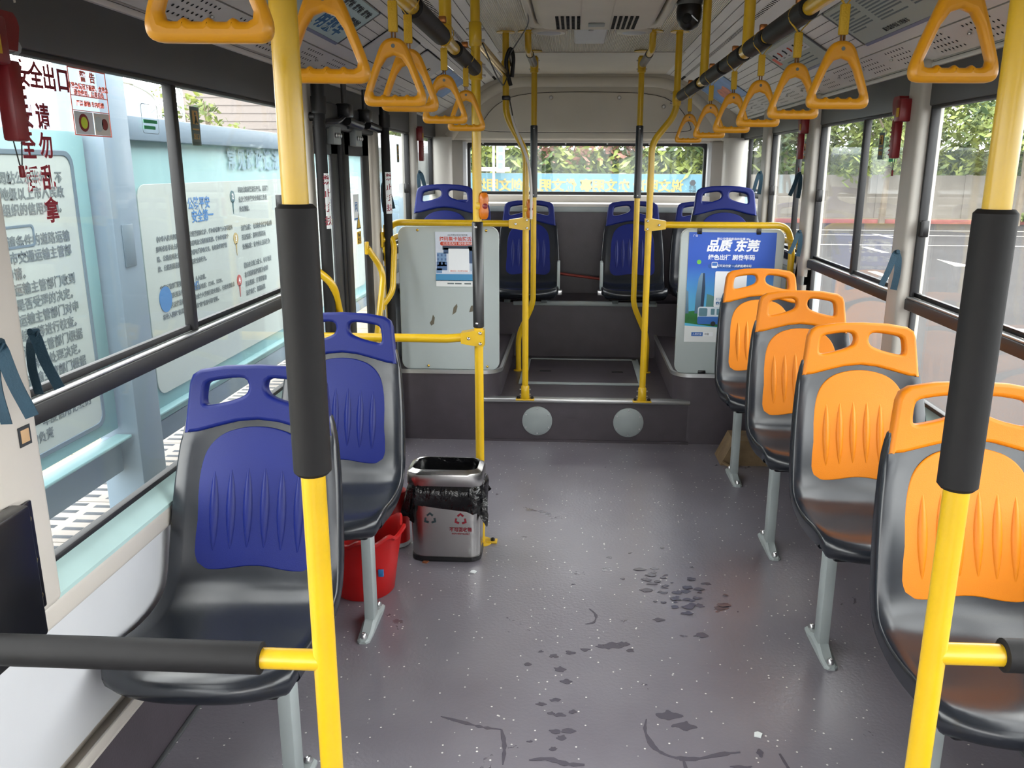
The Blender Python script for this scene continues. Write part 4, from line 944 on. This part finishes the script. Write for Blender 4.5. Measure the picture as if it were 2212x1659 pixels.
ob('lettering', text('不可回收物', .017, INKR, FR(.06, -.0806, .125), .0003), t)
ob('lettering', text('NON-RECYCLABLE', .008, INKR, FR(.06, -.0804, .110)), t)
t = thing('bucket', 'red plastic bucket under the second blue seat', 'bucket', (-.80, 2.66, 0))
pr = [(.098, 0), (.104, .006), (.120, .12), (.133, .215), (.138, .222), (.146, .226), (.146, .236), (.138, .238), (.130, .225), (.105, .02)]
rings = []
for r, h in pr:
    rings.append([(r*math.cos(a)*(1+(.05*math.cos(a*9) if h > .2 else 0)), r*math.sin(a)*(1+(.05*math.cos(a*9) if h > .2 else 0)), h+(.012*math.cos(a*9) if h > .2 else 0)) for a in np.linspace(0, 2*math.pi, 73)[:-1]])
B().loft(rings).o('body', REDB, t)
B().box((.075, -.106, .10), (.093, -.098, .125), .001).o('sticker', INKB, t)
t = thing('red_canister', 'small red cylinder with a grey base half hidden behind the waste bin', 'canister', (-.765, 3.03, 0))
B().lathe([(.05, .0), (.056, .004), (.056, .02)], n=20).o('base_ring', GALV, t)
B().lathe([(.055, .018), (.055, .19), (.045, .225), (.02, .24)], n=20).o('cylinder', REDB, t); B().box((-.012, -.04, .24), (.012, .03, .27), .004).o('valve', BLKP, t)
t = thing('wooden_block', 'worn brown wedge block under the rearmost orange seat', 'block', (.80, 4.1, 0))
B().loft([[(x, y, z) for x, z in ((-.12, 0), (.12, 0), (.12, .13), (-.06, .13))] for y in (-.08, .1)]).o('block', WOOD, t)
B().tube([(-.11, -.09, .02), (-.08, -.12, .01), (-.03, -.10, .01)], .008, 6).o('rope_end', WOOD, t)
t = thing('red_stick', 'red stick lying across the centre gap of the back row', 'stick', (0, 5.7, .735))
B().tube([(-.17, 0, .02), (.15, 0, -.02)], .009, 10).o('stick', mat('red_stick', srgb(128, 44, 36), .5), t); B().tube([(.15, 0, -.02), (.17, 0, -.023)], .011, 10).o('end_cap', BLKP, t)
for (x, y, m, lab, sc) in ((-.43, 2.80, WHITE, 'tiny white paper scrap on the floor in front of the bin', .012), (-.62, 2.87, mat('brown_leaf', srgb(120, 70, 40), .7), 'tiny brown leaf on the floor by the bin corner', .012), (.43, 1.93, WHITE, 'small bright scrap on the wet floor by the orange seats', .012)):
    t = thing('litter_scrap', lab, 'litter', (x, y, 0)); B().loft([[(x_*sc, y_*sc, z) for x_, y_ in ((-1, -.6), (.4, -1), (1, .3), (.1, .9), (-.7, .6))] for z in (.0005, .004)]).o('scrap', m, t)
# wet streaks that were trodden across the floor
WET = mat('wet_dirt', srgb(86, 82, 91), .2)
def puddle(loops, lab):
    t = thing('water_stain', lab, 'stain', group='wet marks on the aisle floor')
    for i, L in enumerate(loops): ob('wet_patch', plate('wet_patch', [L], .0008, .0002, WET, Matrix.Translation((0, 0, .0005+.00006*i)), 1), t)
def streak(pts, w):
    pts = [tuple(p)[:2] for p in fillet([(*p, 0) for p in pts], .03, 4)]; n = len(pts); l, r = [], []
    for i, p in enumerate(pts):
        a, b = pts[max(0, i-1)], pts[min(n-1, i+1)]; d = math.hypot(b[0]-a[0], b[1]-a[1]); nx, ny = -(b[1]-a[1])/d, (b[0]-a[0])/d; ww = .7*w*(.4+random.random())*(.4 if i in (0, n-1) else 1)
        l.append((p[0]+nx*ww, p[1]+ny*ww)); r.append((p[0]-nx*ww, p[1]-ny*ww))
    return l+r[::-1]
def blob(x, y, r, asp=1.6):
    r *= .7; return chaikin([(x+r*asp*random.uniform(.35, 1.3)*math.cos(a), y+r*random.uniform(.35, 1.3)*math.sin(a)) for a in np.linspace(0, 2*math.pi, 13)[:-1]], 1)
puddle([streak([(.14, 1.98), (.13, 1.93), (.15, 1.86), (.19, 1.83), (.25, 1.825), (.32, 1.85), (.37, 1.86)], .009), streak([(.22, 1.83), (.225, 1.76), (.235, 1.70), (.235, 1.66)], .008), blob(.2, 2.0, .035), blob(.24, 1.96, .03)], 'branching wet streak on the floor before the second orange seat')
puddle([streak([(.47, 1.86), (.48, 1.80), (.50, 1.72), (.51, 1.68)], .008), blob(.40, 1.76, .05, 1.2), blob(.36, 1.80, .028), blob(.42, 1.86, .02, .6)], 'wet patch on the floor beside the near right pole')
puddle([streak([(-.42, 1.96), (-.36, 1.94), (-.30, 1.92), (-.25, 1.915)], .007), streak([(-.25, 1.915), (-.235, 1.85), (-.235, 1.78)], .007)], 'faint wet trail on the floor right of the near left pole')
puddle([blob(x, y, r) for x, y, r in ((.03, 2.33, .02), (.06, 2.335, .03), (.10, 2.35, .018), (-.02, 2.31, .016), (-.07, 2.29, .014), (-.12, 2.27, .015), (-.16, 2.29, .010), (.12, 2.31, .014), (-.1, 2.2, .018), (-.08, 2.14, .016), (-.11, 2.05, .014), (-.06, 2.0, .012), (-.2, 2.22, .012))], 'scattered drops of water across the middle of the aisle')
puddle([blob(random.gauss(.30, .07), random.gauss(2.72, .12), random.uniform(.006, .024)) for _ in range(46)], 'splash of dark droplets beside the third orange seat')
puddle([blob(random.gauss(-.14, .05), random.gauss(1.90, .05), random.uniform(.006, .018)) for _ in range(9)]+[streak([(-.17, 1.80), (-.12, 1.81), (-.08, 1.79), (-.03, 1.79)], .010)], 'cluster of wet marks at the bottom middle of the aisle')
puddle([streak([(-.005, 2.56), (.02, 2.52), (.01, 2.47), (-.02, 2.46)], .007), blob(-.06, 2.73, .008), blob(.12, 2.78, .01), blob(.08, 2.95, .012)], 'small curled wet mark in the centre of the aisle')

# stickers and lettering on the near left window
t = thing('window_lettering', 'dark red safety exit lettering on the near left window', 'lettering', (-1.103, 0, 0))
for ch, y, z in (('安', 1.585, 1.612), ('全', 1.625, 1.612), ('出', 1.667, 1.612), ('口', 1.712, 1.612), ('请', 1.630, 1.538), ('勿', 1.628, 1.484), ('乱', 1.622, 1.424), ('拿', 1.620, 1.362), ('安', 1.578, 1.538), ('全', 1.574, 1.482), ('锤', 1.572, 1.422)):
    ob('character', text(ch, .050, INKR, LW(0, y, z), .0012, sx=.86, res=6), t)
t = thing('warning_sticker', 'pale red bordered warning sticker with two small pictures on the window', 'sticker', (-1.1035, 1.802, 1.578))
ob('border', plate('border', [[(-.07, -.067), (.07, -.067), (.07, .067), (-.07, .067)], [(-.0675, -.0645), (.0675, -.0645), (.0675, .0645), (-.0675, .0645)]], .0008, .0001, INKR2, LW(0, 0, 0), 1), t)
for z in (-.017, .012): B().box((-.0004, -.069, z-.0008), (.0006, .069, z+.0008)).o('rule', INKR2, t)
ob('lettering', text('警  告', .022, INKR2, LW(0, 0, .050), .0006), t)
ob('lettering', text('非紧急情况下敲碎、含紧急\n请勿使用，后果自负', .0125, INKR2, LW(0, 0, .024), .0003), t)
ob('lettering', text('严禁 抛物 车内吸烟', .012, INKR2, LW(0, 0, -.003), .0003), t)
B().box((-.0004, -.066, -.064), (.0006, .002, -.019)).o('picture', WALLG, t); B().box((-.0004, .006, -.064), (.0006, .066, -.019)).o('picture', CREAM, t)
for y, r in ((-.034, .018), (.022, .016), (.045, .012)): B().lathe([(r, .0006), (r, .0012)], (0, y, -.041), 16, 'x').o('picture_ring', RED if y < 0 or y > .04 else PANELG, t)
B().lathe([(.012, .0012), (.012, .0018)], (0, -.034, -.041), 16, 'x').o('picture_dot', mat('lime_print', srgb(190, 206, 60), .5), t)
t = thing('window_sticker', 'small clear sticker with two green bars on the left window', 'sticker', (-1.1035, 2.053, 1.56))
ob('border', plate('border', [rrect(-.04, .04, -.034, .034, .008), rrect(-.039, .039, -.033, .033, .008)], .0006, .0001, INKG, LW(0, 0, 0), 1), t)
for z, w in ((-.006, .066), (-.02, .055)): B().box((-.0004, -.033, z-.004), (.0006, -.033+w, z+.004)).o('bar', INKGN, t)
def exit_sign(s, y, z, lab, h=.1, w=.055):
    t = thing('exit_sticker', lab, 'sticker', (s*1.1035, y, z), 'dark green exit stickers')
    B().box((-.0006, -w/2, -h/2), (.0006, w/2, h/2)).o('sheet', mat('dark_green_print_%d' % int(y*100), srgb(24, 52, 40), .4), t)
    x = -s*.0012; om = MATS.get('exit_mark') or mat('exit_mark', srgb(190, 140, 50), .5)
    B().box((x-.0004, -w*.3, h*.05), (x+.0004, w*.3, h*.40)).o('door_mark', om, t)
    gm = MATS['dark_green_print_%d' % int(y*100)]; x2 = -s*.0020
    B().lathe([(w*.08, -.0004), (w*.08, .0004)], (x2, 0, h*.32), 10, 'x').o('figure', gm, t)
    B().tube([(x2, 0, h*.26), (x2, w*.03, h*.16), (x2, -w*.1, h*.07)], w*.05, 6).o('figure', gm, t); B().tube([(x2, w*.03, h*.17), (x2, w*.16, h*.08)], w*.045, 6).o('figure', gm, t)
    B().box((x-.0004, -w*.34, -h*.1), (x+.0004, w*.34, -h*.06)).o('arrow_bar', om, t)
    ob('lettering', text('出口', .018, om, (LW if s < 0 else RW)(x, 0, -h*.28)), t)
exit_sign(-1, 2.30, 1.555, 'dark green running-man exit sticker on the near left window')
exit_sign(1, 3.42, 1.54, 'narrow dark exit sticker on the right window behind the near pillar')
exit_sign(1, 4.53, 1.54, 'narrow dark exit sticker on the far right window')
exit_sign(1, 2.18, 1.53, 'dark exit sticker at the right edge of the photo')
exit_sign(-1, 4.95, 1.53, 'dark exit sticker on the left window behind the door')
t = thing('window_sticker', 'small clear sticker with green bars on the right window', 'sticker', (1.1035, 3.30, 1.50))
for z, w in ((.004, .05), (-.014, .045)): B().box((-.0006, -w/2, z-.006), (.0004, w/2, z+.006)).o('bar', INKGN, t)
ob('border', plate('border', [rrect(-.035, .035, -.04, .05, .008), rrect(-.034, .034, -.039, .049, .008)], .0006, .0001, INKG, RW(0, 0, 0), 1), t)
t = thing('pillar_sticker', 'little brown label on the near left pillar below the ribbon', 'sticker', (-1.049, 1.365, .985)); B().box((0, -.016, -.018), (.001, .016, .018)).o('sheet', INKK, t); B().box((0, -.011, -.012), (.0018, .011, .012), .0005).o('picture', mat('tan_print', srgb(196, 160, 120), .6), t)
t = thing('door_sticker', 'yellow triangular warning sticker on the door glass', 'sticker', (-1.0905, 3.93, 1.17))
B().prism([(-.04, 0), (.04, 0), (0, .075)], (0, 0, 0), YW, ZW, .0012).o('triangle', INKK, t); B().prism([(-.03, .006), (.03, .006), (0, .064)], (.0012, 0, 0), YW, ZW, .0008).o('triangle_face', YBAND, t)
B().box((0, -.036, -.07), (.0012, .036, -.012)).o('plate', YBAND, t); ob('lettering', text('小心\n夹手', .026, INKK, LW(.0016, 0, -.041), .0004), t)
for y, lab in ((3.36, 'white and blue notice on the near door glass'), (3.9, 'white and blue notice on the far door glass')):
    t = thing('door_sticker', lab, 'sticker', (-1.0905, y, 1.27)); B().box((0, -.05, -.06), (.001, .05, .06)).o('sheet', WHITE, t); ob('lettering', text('网', .05, INKB, LW(.0012, 0, 0), .0006), t); B().box((.0008, -.045, -.055), (.0016, .045, -.048)).o('rule', INKB, t)
# ================================================================== outside
GZ = -.42
_s = srgb
def ext(k): return lambda r, g, b: tuple(c*k for c in _s(r, g, b))
E3, E4, E5, E6 = ext(.155), ext(.42), ext(.52), ext(.62)
ASPH = mat('asphalt', E3(142, 138, 138), .85, bump=(60, .4), var=(.6, .10), spec=.1)
PAVE = mat('cream_paving', E4(196, 182, 152), .85, bump=(50, .5), var=(2, .12))
GRATE = mat('pale_grating', E4(176, 166, 156), .7, var=(5, .12))
CONC = mat('concrete_wall', E6(150, 144, 136), .9, bump=(10, .4), var=(1.2, .16))
PINK = mat('reddish_kerb', E5(168, 104, 96), .8, var=(3, .2))
LINE = mat('road_paint', E4(222, 216, 204), .8, var=(4, .1))
g = struct('ground_road', 'grey asphalt road outside the bus'); g.name = 'ground'
B().box((-2.0, -60, GZ-.1), (120, 140, GZ)).o('road_surface', ASPH, g)
for y0, y1, x in ((14, 16.2, 5.6), (20, 21.5, 7.2), (24.5, 26, 9)):
    B().box((x-.08, y0, GZ), (x+.08, y1, GZ+.006)).o('lane_mark', LINE, g)
for y in (22.0, 25.4, 27.5): B().box((2, y, GZ), (60, y+.14, GZ+.006)).o('road_line', LINE, g)
B().prism([(7.6, 17.2), (8.0, 17.2), (7.8, 18.6)], (0, 0, GZ), XW, YW, .006).o('road_arrow', LINE, g)
B().prism([(4.6, 8.6), (4.9, 8.4), (5.6, 10.2), (5.35, 10.3)], (0, 0, GZ), XW, YW, .006).o('road_arrow', LINE, g)
kb = struct('kerb', 'reddish kerb and pavement strip in front of the far wall')
B().box((-40, 31.2, GZ-.05), (90, 31.5, GZ+.14), .02).o('kerb_stone', PINK, kb); B().box((-40, 31.5, GZ-.05), (90, 36, GZ+.12)).o('far_pavement', PAVE, kb)
pv = struct('pavement', 'cream paved walkway on the left of the bus')
B().box((-60, -40, GZ-.1), (-2.0, 60, GZ+.10), .01).o('slab_bed', PAVE, pv)
JT = mat('paving_joint', E5(120, 112, 98), .9)
for k in range(26): B().box((-3.9, .5+k*.62, GZ+.099), (-2.0, .508+k*.62, GZ+.1015)).o('joint', JT, pv)
for k in range(3): B().box((-3.2-k*.6, 0, GZ+.099), (-3.192-k*.6, 17, GZ+.1015)).o('joint', JT, pv)
# drain grating strip with slots
for k in range(12):
    ya = 2.6+k*.5; gt = thing('drain_grate', '%s slotted drain grate of the row along the left pavement, counted from the front' % ['first', 'second', 'third', 'fourth', 'fifth', 'sixth', 'seventh', 'eighth', 'ninth', 'tenth', 'eleventh', 'twelfth'][k], 'grate', (-2.72, ya, GZ+.10), 'drain grates in the left pavement')
    B().box((-.24, .004, 0), (.24, .496, .004), .001).o('plate', GRATE, gt)
    if k == 2: SLOTM = B().box((-.05, -.018, .0035), (.05, .018, .0048), .001).mesh('slot', mat('grate_slot', E5(60, 66, 72), .9))
GR = [o for o in COL.objects if o.name.startswith('drain_grate')]
for gt in GR:
    for i in range(3):
        for j in range(5): ob('slot', SLOTM, gt, (-.15+.15*i, .06+.095*j+(.02 if i % 2 else 0), 0))
# notice board shelter on the left
BX = -2.3
PRT = mat('hazed_print', E5(120, 134, 138), .7)  # ink paled in its colour to imitate the haze of the window glass
STB = mat('blue_grey_steel', ext(.8)(120, 140, 156), .5, var=(2, .08)); TEALP = mat('pale_teal_panel', E6(150, 196, 200), .5, var=(2, .06)); BOARD = mat('white_board', E6(196, 208, 204), .55, var=(3, .04)); TRIMG = mat('grey_blue_border', E5(116, 140, 156), .5)
nb = thing('notice_board', 'large roadside notice board nearest the camera, crowded with small print', 'notice board', (BX, 0, 0), 'roadside notice boards')
B().box((-.06, 1.2, .20), (0, 3.815, 1.60), .01).o('back_panel', TEALP, nb)
ob('white_sheet', plate('white_sheet', [rrect(1.3, 3.68, .27, 1.505, .05)], .008, .002, BOARD, LW(.004, 0, 0)), nb)
ob('border', plate('border', [rrect(1.3, 3.695, .26, 1.515, .06), rrect(1.32, 3.672, .283, 1.492, .05)], .012, .003, TRIMG, LW(.006, 0, 0)), nb)
B().box((-.02, 1.2, .155), (.06, 3.815, .17), .004).o('ledge', TEALP, nb)
B().box((-.08, 1.2, -.02), (.0, 3.815, .155), .006).o('skirt', STB, nb)
rows = ['息公开网站公示半年，不', '或者接受地级以上市人民政', '管部门组织的信用培训。', '', '从事经营申请条件的道路运输', '地级以上市交通运输主管部', '申请。', '级以上市交通运输主管部门收到', '审核，作出是否受理的决定。', '级以上市交通运输主管部门对申', '情况、整改结果等进行核查。', '以上市交通运输主管部门根据', '审核处理决定。', '市交通运输主管部门根据', '意见，向省道路运输事务中', '信息。', '不良上一年度信用记录的', '的负责']
for k, r in enumerate(rows):
    if r: ob('print_line', text(r, .052, PRT, LW(.010, 3.60 if len(r) > 5 else 3.30, 1.40-.062*k), .0009, 'RIGHT', res=1), nb)
ob('title_box', plate('title_box', [rrect(3.05, 3.36, 1.13, 1.22, .02), rrect(3.06, 3.35, 1.14, 1.21, .015)], .004, .001, TRIMG, LW(.009, 0, 0), 1), nb)
np_ = thing('board_post', 'broad blue-grey steel post between the two notice boards', 'post', (BX-.02, 3.96, GZ+.1))
B().box((-.10, -.12, 0), (.10, .12, 2.75), .01).o('column', STB, np_); B().box((-.16, -.17, 0), (.16, .17, .02), .004).o('base_plate', STB, np_); B().box((.10, -.06, 1.3), (.106, .04, 1.5), .002).o('meter_plate', TRIMG, np_)
nb = thing('notice_board', 'second roadside notice board with numbered columns and a blue title', 'notice board', (BX, 0, 0), 'roadside notice boards')
B().box((-.06, 4.10, .10), (0, 9.0, 1.60), .01).o('back_panel', TEALP, nb)
ob('white_sheet', plate('white_sheet', [rrect(4.22, 8.8, .25, 1.36, .08)], .008, .002, BOARD, LW(.004, 0, 0)), nb)
B().box((-.08, 4.09, 1.575), (.05, 9.0, 1.69), .006).o('top_beam', STB, nb); B().box((-.08, 4.1, .0), (.0, 9.0, .12), .006).o('skirt', STB, nb); B().box((-.02, 4.1, .165), (.05, 9.0, .18), .004).o('ledge', TEALP, nb)
ob('title', text('常见路政违法', .15, mat('pale_title_print', E6(150, 186, 206), .6), LW(.012, 5.86, 1.487), .003, spacing=1.15), nb)
ob('title', text('公路平安\n，安全第一', .075, INKB, LW(.010, 4.92, 1.20), .0015, spacing=1.0, res=2), nb)
body = ['《中华人民共和国公路法》 公路受国家保护，任何单位和个人不得破坏', '损坏或者非法占用公路、公路用地及公路附属设施。任何单位和个', '路、公路用地及公路附属设施都有爱护的义务，有权检举和控告', '施、公路附属设施和影响公路安全的行为。', '', '交通运输部门鼓励广大群众，人人有责。', '如发现相关违法行为，请拨打投诉电话：12345、12328。', '因反有关法律法规规定的企业或个人受到行政处罚后，行政处罚信息', '将录入国家“信用信息公示系统”和“信用中国”网站。']
for k, r in enumerate(body):
    if r: ob('print_line', text(r, .033, PRT, LW(.010, 4.35, 1.07-.052*k), .0006, 'LEFT', res=1), nb)
cols = ['利用公路桥梁进行牵引、吊装等', '危及公路桥梁安全的施工作业', '处以罚款。', '', '法律依据：《公路安全保护条例》', '违法情形：损坏公路路面', '处罚标准：责令停止违法行为', '', '擅自在公路上设卡、停车收费', '在公路建筑控制区内修建', '违法情形：扩建建筑物', '法律责任：限期拆除']
for k, r in enumerate(cols):
    if r: ob('print_line', text(r, .04, PRT, LW(.010, 5.52, 1.30-.062*k), .0008, 'LEFT', res=1), nb); ob('print_line', text(r[::-1], .04, PRT, LW(.010, 6.55, 1.30-.062*k), .0008, 'LEFT', res=1), nb)
for z, m, d in ((1.262, mat('print_green_blue', E6(60, 110, 120), .5), '2'), (.995, mat('print_yellow', E5(214, 190, 120), .5), '3'), (.72, mat('print_red', E6(190, 70, 70), .5), '4')):
    B().lathe([(.038, .008), (.038, .011)], (0, 5.42, z), 18, 'x').o('number_disc', m, nb); B().prism([(-.012, 0), (.012, 0), (0, -.08)], (.008, 5.42, z-.03), YW, ZW, .003).o('number_pin', m, nb); ob('lettering', text(d, .05, INKW, LW(.0125, 5.42, z), .001), nb)
B().lathe([(.07, .008), (.07, .011)], (0, 4.40, .75), 24, 'x').o('logo_disc', INKB, nb); ob('lettering', text('联系我们', .05, INKB, LW(.010, 4.72, .77), .001), nb)
# things farther away on the left
t = thing('street_lamp', 'thin street lamp with a bent arm seen against the left sky', 'street lamp', (-12, 24.4, GZ)); B().tube(fillet([(0, 0, 0), (0, 0, 3.75), (-.1, -.5, 3.95), (-.2, -1.1, 4.05)], .3), .035, 8).o('pole', GALV, t); B().box((-.25, -1.6, 4.02), (-.1, -.95, 4.08), .02).o('lamp_head', GALV, t)
t = thing('pylon', 'steel lattice pylon beyond the left window', 'pylon', (-12.6, 26.2, GZ))
for sx in (-.32, .32):
    for sy in (-.32, .32): B().tube([(sx*1.3, sy*1.3, 0), (sx*.9, sy*.9, 9)], .035, 6).o('leg', GALV, t)
for k in range(14):
    z = .4+k*.6; q = .32*(1.3-.4*z/9); q2 = .32*(1.3-.4*(z+.6)/9)
    for a, b in (((-q, -q, z), (q2, -q2, z+.6)), ((q, -q, z), (-q2, -q2, z+.6)), ((q, -q, z), (q2, q2, z+.6)), ((q, q, z), (q2, -q2, z+.6)), ((-q, -q, z), (q, -q, z)), ((q, -q, z), (q, q, z))): B().cyl(a, b, .02, 5).o('brace', GALV, t)
t = tag(ob('hill', None), 'low blue-grey hill on the left horizon', 'hill'); bpy.data.objects.remove(t)
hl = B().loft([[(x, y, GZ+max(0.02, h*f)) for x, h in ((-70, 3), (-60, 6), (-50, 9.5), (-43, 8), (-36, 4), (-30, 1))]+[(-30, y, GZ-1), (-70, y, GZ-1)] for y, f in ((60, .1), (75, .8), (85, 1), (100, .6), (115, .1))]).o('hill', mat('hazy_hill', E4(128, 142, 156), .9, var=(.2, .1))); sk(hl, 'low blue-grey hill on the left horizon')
t = thing('tiled_building', 'pale tiled building wall beyond the second notice board', 'building', (-17, 34, GZ))
TILE = mat('pale_tile', E4(186, 176, 172), .7, var=(1, .05)); B().box((1.3, 0, 0), (6.5, 8, 14)).o('wall', TILE, t); JM = mat('tile_joint', E4(140, 132, 130), .8)
for k in range(46): B().box((1.3, -.012, .3*k), (6.5, 0, .3*k+.03)).o('tile_course', JM, t)
for k in range(12): B().box((6.5, 0, .6*k+2), (6.512, 8, .6*k+2.03)).o('tile_course', JM, t)
t = thing('parked_van', 'pale blue and white van parked behind the left rear window', 'van', (-4.6, 17.0, GZ))
VB = mat('pale_blue_van', E4(164, 196, 216), .4); B().box((-1, 0, .5), (1, 5, 2.5), .15, 3).o('body', mat('van_white', E5(215, 218, 222), .5), t); B().box((-1.01, -.01, .5), (1.01, 5.01, 1.35), .1).o('lower_body', VB, t); B().box((-.85, -.04, 1.5), (.85, .02, 2.25), .05).o('windscreen', LINTEL, t); B().box((1.0, .5, 1.5), (1.02, 4.6, 2.2), .01).o('side_window', LINTEL, t)
for x in (-.9, .9):
    for y in (1, 4): B().lathe([(.36, -.12), (.36, .12)], (x, y, .36), 20, 'x').o('wheel', RUB, t)
# far wall, banner and greenery across the back
fw = struct('wall_boundary', 'long grey boundary wall across the road behind the bus')
B().box((-8, 32.6, GZ), (90, 32.9, 1.27)).o('wall', CONC, fw)
for k in range(28): B().box((-8+3.2*k, 32.57, GZ), (-7.75+3.2*k, 32.6, 1.3)).o('pier', CONC, fw)
t = thing('banner', 'long light-blue banner with yellow characters hung on the boundary wall', 'banner', (0, 32.5, 0))
BANM = mat('light_blue_banner', ext(.33)(128, 190, 214), .7, var=(.6, .05)); B().box((-6.2, -.02, -.25), (6.5, 0, 1.26)).o('sheet', BANM, t); YB = mat('banner_yellow', ext(.36)(232, 206, 128), .7)
me = text('说文明话 办文明事 做文明人 创文明城', .47, YB, None, .018); me.transform(Matrix.Scale(-1, 4, (1, 0, 0))); me.transform(FR(.05, -.03, .80)); me.flip_normals(); ob('lettering', me, t)
B().lathe([(.12, 0), (.12, -.02)], (4.35, -.01, .95), 6, 'y').o('emblem', INKK, t); ob('small_print', text('东莞\n文明', .14, INKK, FR(4.35, -.03, .70)), t)
def leaves(n, fn, size, m, name, parent=None):
    P = np.array([fn() for _ in range(n)]); nv = n*4; vs_ = np.zeros((n, 4, 3))
    a = np.random.rand(n)*6.283; b_ = (np.random.rand(n)-.5)*2.2; s_ = size*(.6+.8*np.random.rand(n))
    u = np.stack([np.cos(a), np.sin(a)*np.cos(b_), np.sin(b_)], 1); w_ = np.stack([-np.sin(a)*np.sin(b_*.5), np.cos(a)*.6, np.cos(b_)], 1); w_ /= np.linalg.norm(w_, axis=1)[:, None]
    vs_[:, 0] = P-u*s_[:, None]; vs_[:, 1] = P+w_*s_[:, None]*.45; vs_[:, 2] = P+u*s_[:, None]; vs_[:, 3] = P-w_*s_[:, None]*.45
    me = bpy.data.meshes.new(name); me.from_pydata(vs_.reshape(-1, 3).tolist(), [], [(4*i, 4*i+1, 4*i+2, 4*i+3) for i in range(n)]); me.materials.append(m); return ob(name, me, parent)
def leafmat(name, c0, c1):
    m = mat(name, c0, .6); t_ = m.node_tree; b2 = t_.nodes['Principled BSDF']; gi = t_.nodes.new('ShaderNodeTexCoord'); nn = t_.nodes.new('ShaderNodeTexNoise'); nn.inputs['Scale'].default_value = 1.1; nn.inputs['Detail'].default_value = 5
    r = t_.nodes.new('ShaderNodeValToRGB'); r.color_ramp.elements[0].position = .38; r.color_ramp.elements[1].position = .62; r.color_ramp.elements[0].color = (*c0, 1); r.color_ramp.elements[1].color = (*c1, 1)
    t_.links.new(gi.outputs['Object'], nn.inputs['Vector']); t_.links.new(nn.outputs['Fac'], r.inputs['Fac']); t_.links.new(r.outputs['Color'], b2.inputs['Base Color']); b2.inputs['Transmission Weight'].default_value = 0; b2.inputs['Subsurface Weight'].default_value = 0
    return m
LG = leafmat('hedge_leaf', E4(84, 116, 66), E4(196, 212, 104)); LD = leafmat('dark_leaf', E4(60, 84, 62), E4(140, 168, 100)); LR = leafmat('reddish_leaf', E4(150, 104, 90), E4(206, 150, 130)); BARK = mat('pale_bark', E6(140, 128, 112), .9, bump=(20, .6), var=(4, .2))  # LD is a darker green mix than LG
hb = leaves(17000, lambda: (random.uniform(-7.5, 27), 34+random.gauss(0, .5), 1.0+random.random()**.8*3.0), .16, LG, 'hedge'); tag(hb, 'leafy hedge growing above the boundary wall behind the bus', 'hedge', kind='stuff')
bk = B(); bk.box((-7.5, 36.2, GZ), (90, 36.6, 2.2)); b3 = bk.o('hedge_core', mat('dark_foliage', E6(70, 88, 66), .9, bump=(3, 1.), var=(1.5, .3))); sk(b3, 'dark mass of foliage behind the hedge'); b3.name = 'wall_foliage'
rb = leaves(500, lambda: (random.choice((.2, 1.3, 2.1, -1.2))+random.gauss(0, .25), 33.3+random.gauss(0, .15), 2.5+random.gauss(0, .4)), .13, LR, 'reddish_shrub'); tag(rb, 'patches of reddish leaves in the hedge behind the back window', 'shrub', kind='stuff')
def tree(x, y, h, r, lab, n=2200, m=LG):
    t = thing('street_tree', lab, 'tree', (x, y, GZ), 'trees along the far wall')
    B().tube([(0, 0, 0), (.05, .03, h*.3), (0, .1, h*.6), (.1, 0, h*.85)], [.13, .10, .08, .03], 8).o('trunk', BARK, t)
    for k in range(5):
        a = k*1.26; B().tube([(0, 0, h*(.35+.07*k)), (math.cos(a)*r*.4, math.sin(a)*r*.4, h*(.5+.07*k)), (math.cos(a)*r*.75, math.sin(a)*r*.75, h*(.56+.08*k))], [.05, .035, .012], 6).o('branch', BARK, t)
    cl_ = [(random.gauss(0, r*.45), random.gauss(0, r*.45), h*.68+random.gauss(0, h*.15)) for _ in range(26)]
    def f():
        c = random.choice(cl_); return (c[0]+random.gauss(0, r*.16), c[1]+random.gauss(0, r*.16), c[2]+random.gauss(0, r*.13))
    lv = leaves(n, f, .13, m, 'foliage', t); lv['kind'] = 'stuff'
tree(15.4, 30.5, 5.6, 1.9, 'bright green roadside tree behind the near right pole', 3000)
tree(11.0, 31.2, 5.0, 1.7, 'leafy tree seen past the nearest right pillar', 2600)
tree(18.4, 30.0, 6.0, 2.0, 'tree at the right edge of the view', 2600)
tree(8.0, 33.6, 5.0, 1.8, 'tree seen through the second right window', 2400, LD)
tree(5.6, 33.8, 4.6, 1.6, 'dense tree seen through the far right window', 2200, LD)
tree(-5.5, 33.6, 4.6, 1.6, 'dark green tree at the left of the back window', 2000, LD)
for k, (x, y, h) in enumerate(((-13.0, 30.0, 4.6), (-14.3, 31.0, 4.2))):
    tree(x, y, h, .9, ('left' if k else 'right')+' young tree in front of the tiled building', 260, LG)
SGW = mat('white_sign_paint', E5(225, 222, 224), .6)
t = thing('white_signpost', 'white vertical sign on a post beside the hedge', 'sign', (-3.1, 31.9, GZ)); B().tube([(0, 0, 0), (0, 0, 3.2)], .05, 10).o('post', SGW, t); B().box((.1, -.04, 1.7), (.42, .02, 3.1), .02).o('sign_board', SGW, t); B().box((-.5, -.03, 1.75), (.6, .03, 1.9), .01).o('cross_bar', SGW, t)
for k in range(4): B().box((.17, -.05, 1.85+.3*k), (.35, -.04, 2.05+.3*k)).o('sign_mark', STB, t)
t = thing('planter', 'low grass tuft at the kerb on the right', 'plant', (15.6, 31.0, GZ)); lv = leaves(200, lambda: (random.gauss(0, .35), random.gauss(0, .1), .15+random.random()*.2), .09, LG, 'grass', t); lv['kind'] = 'stuff'
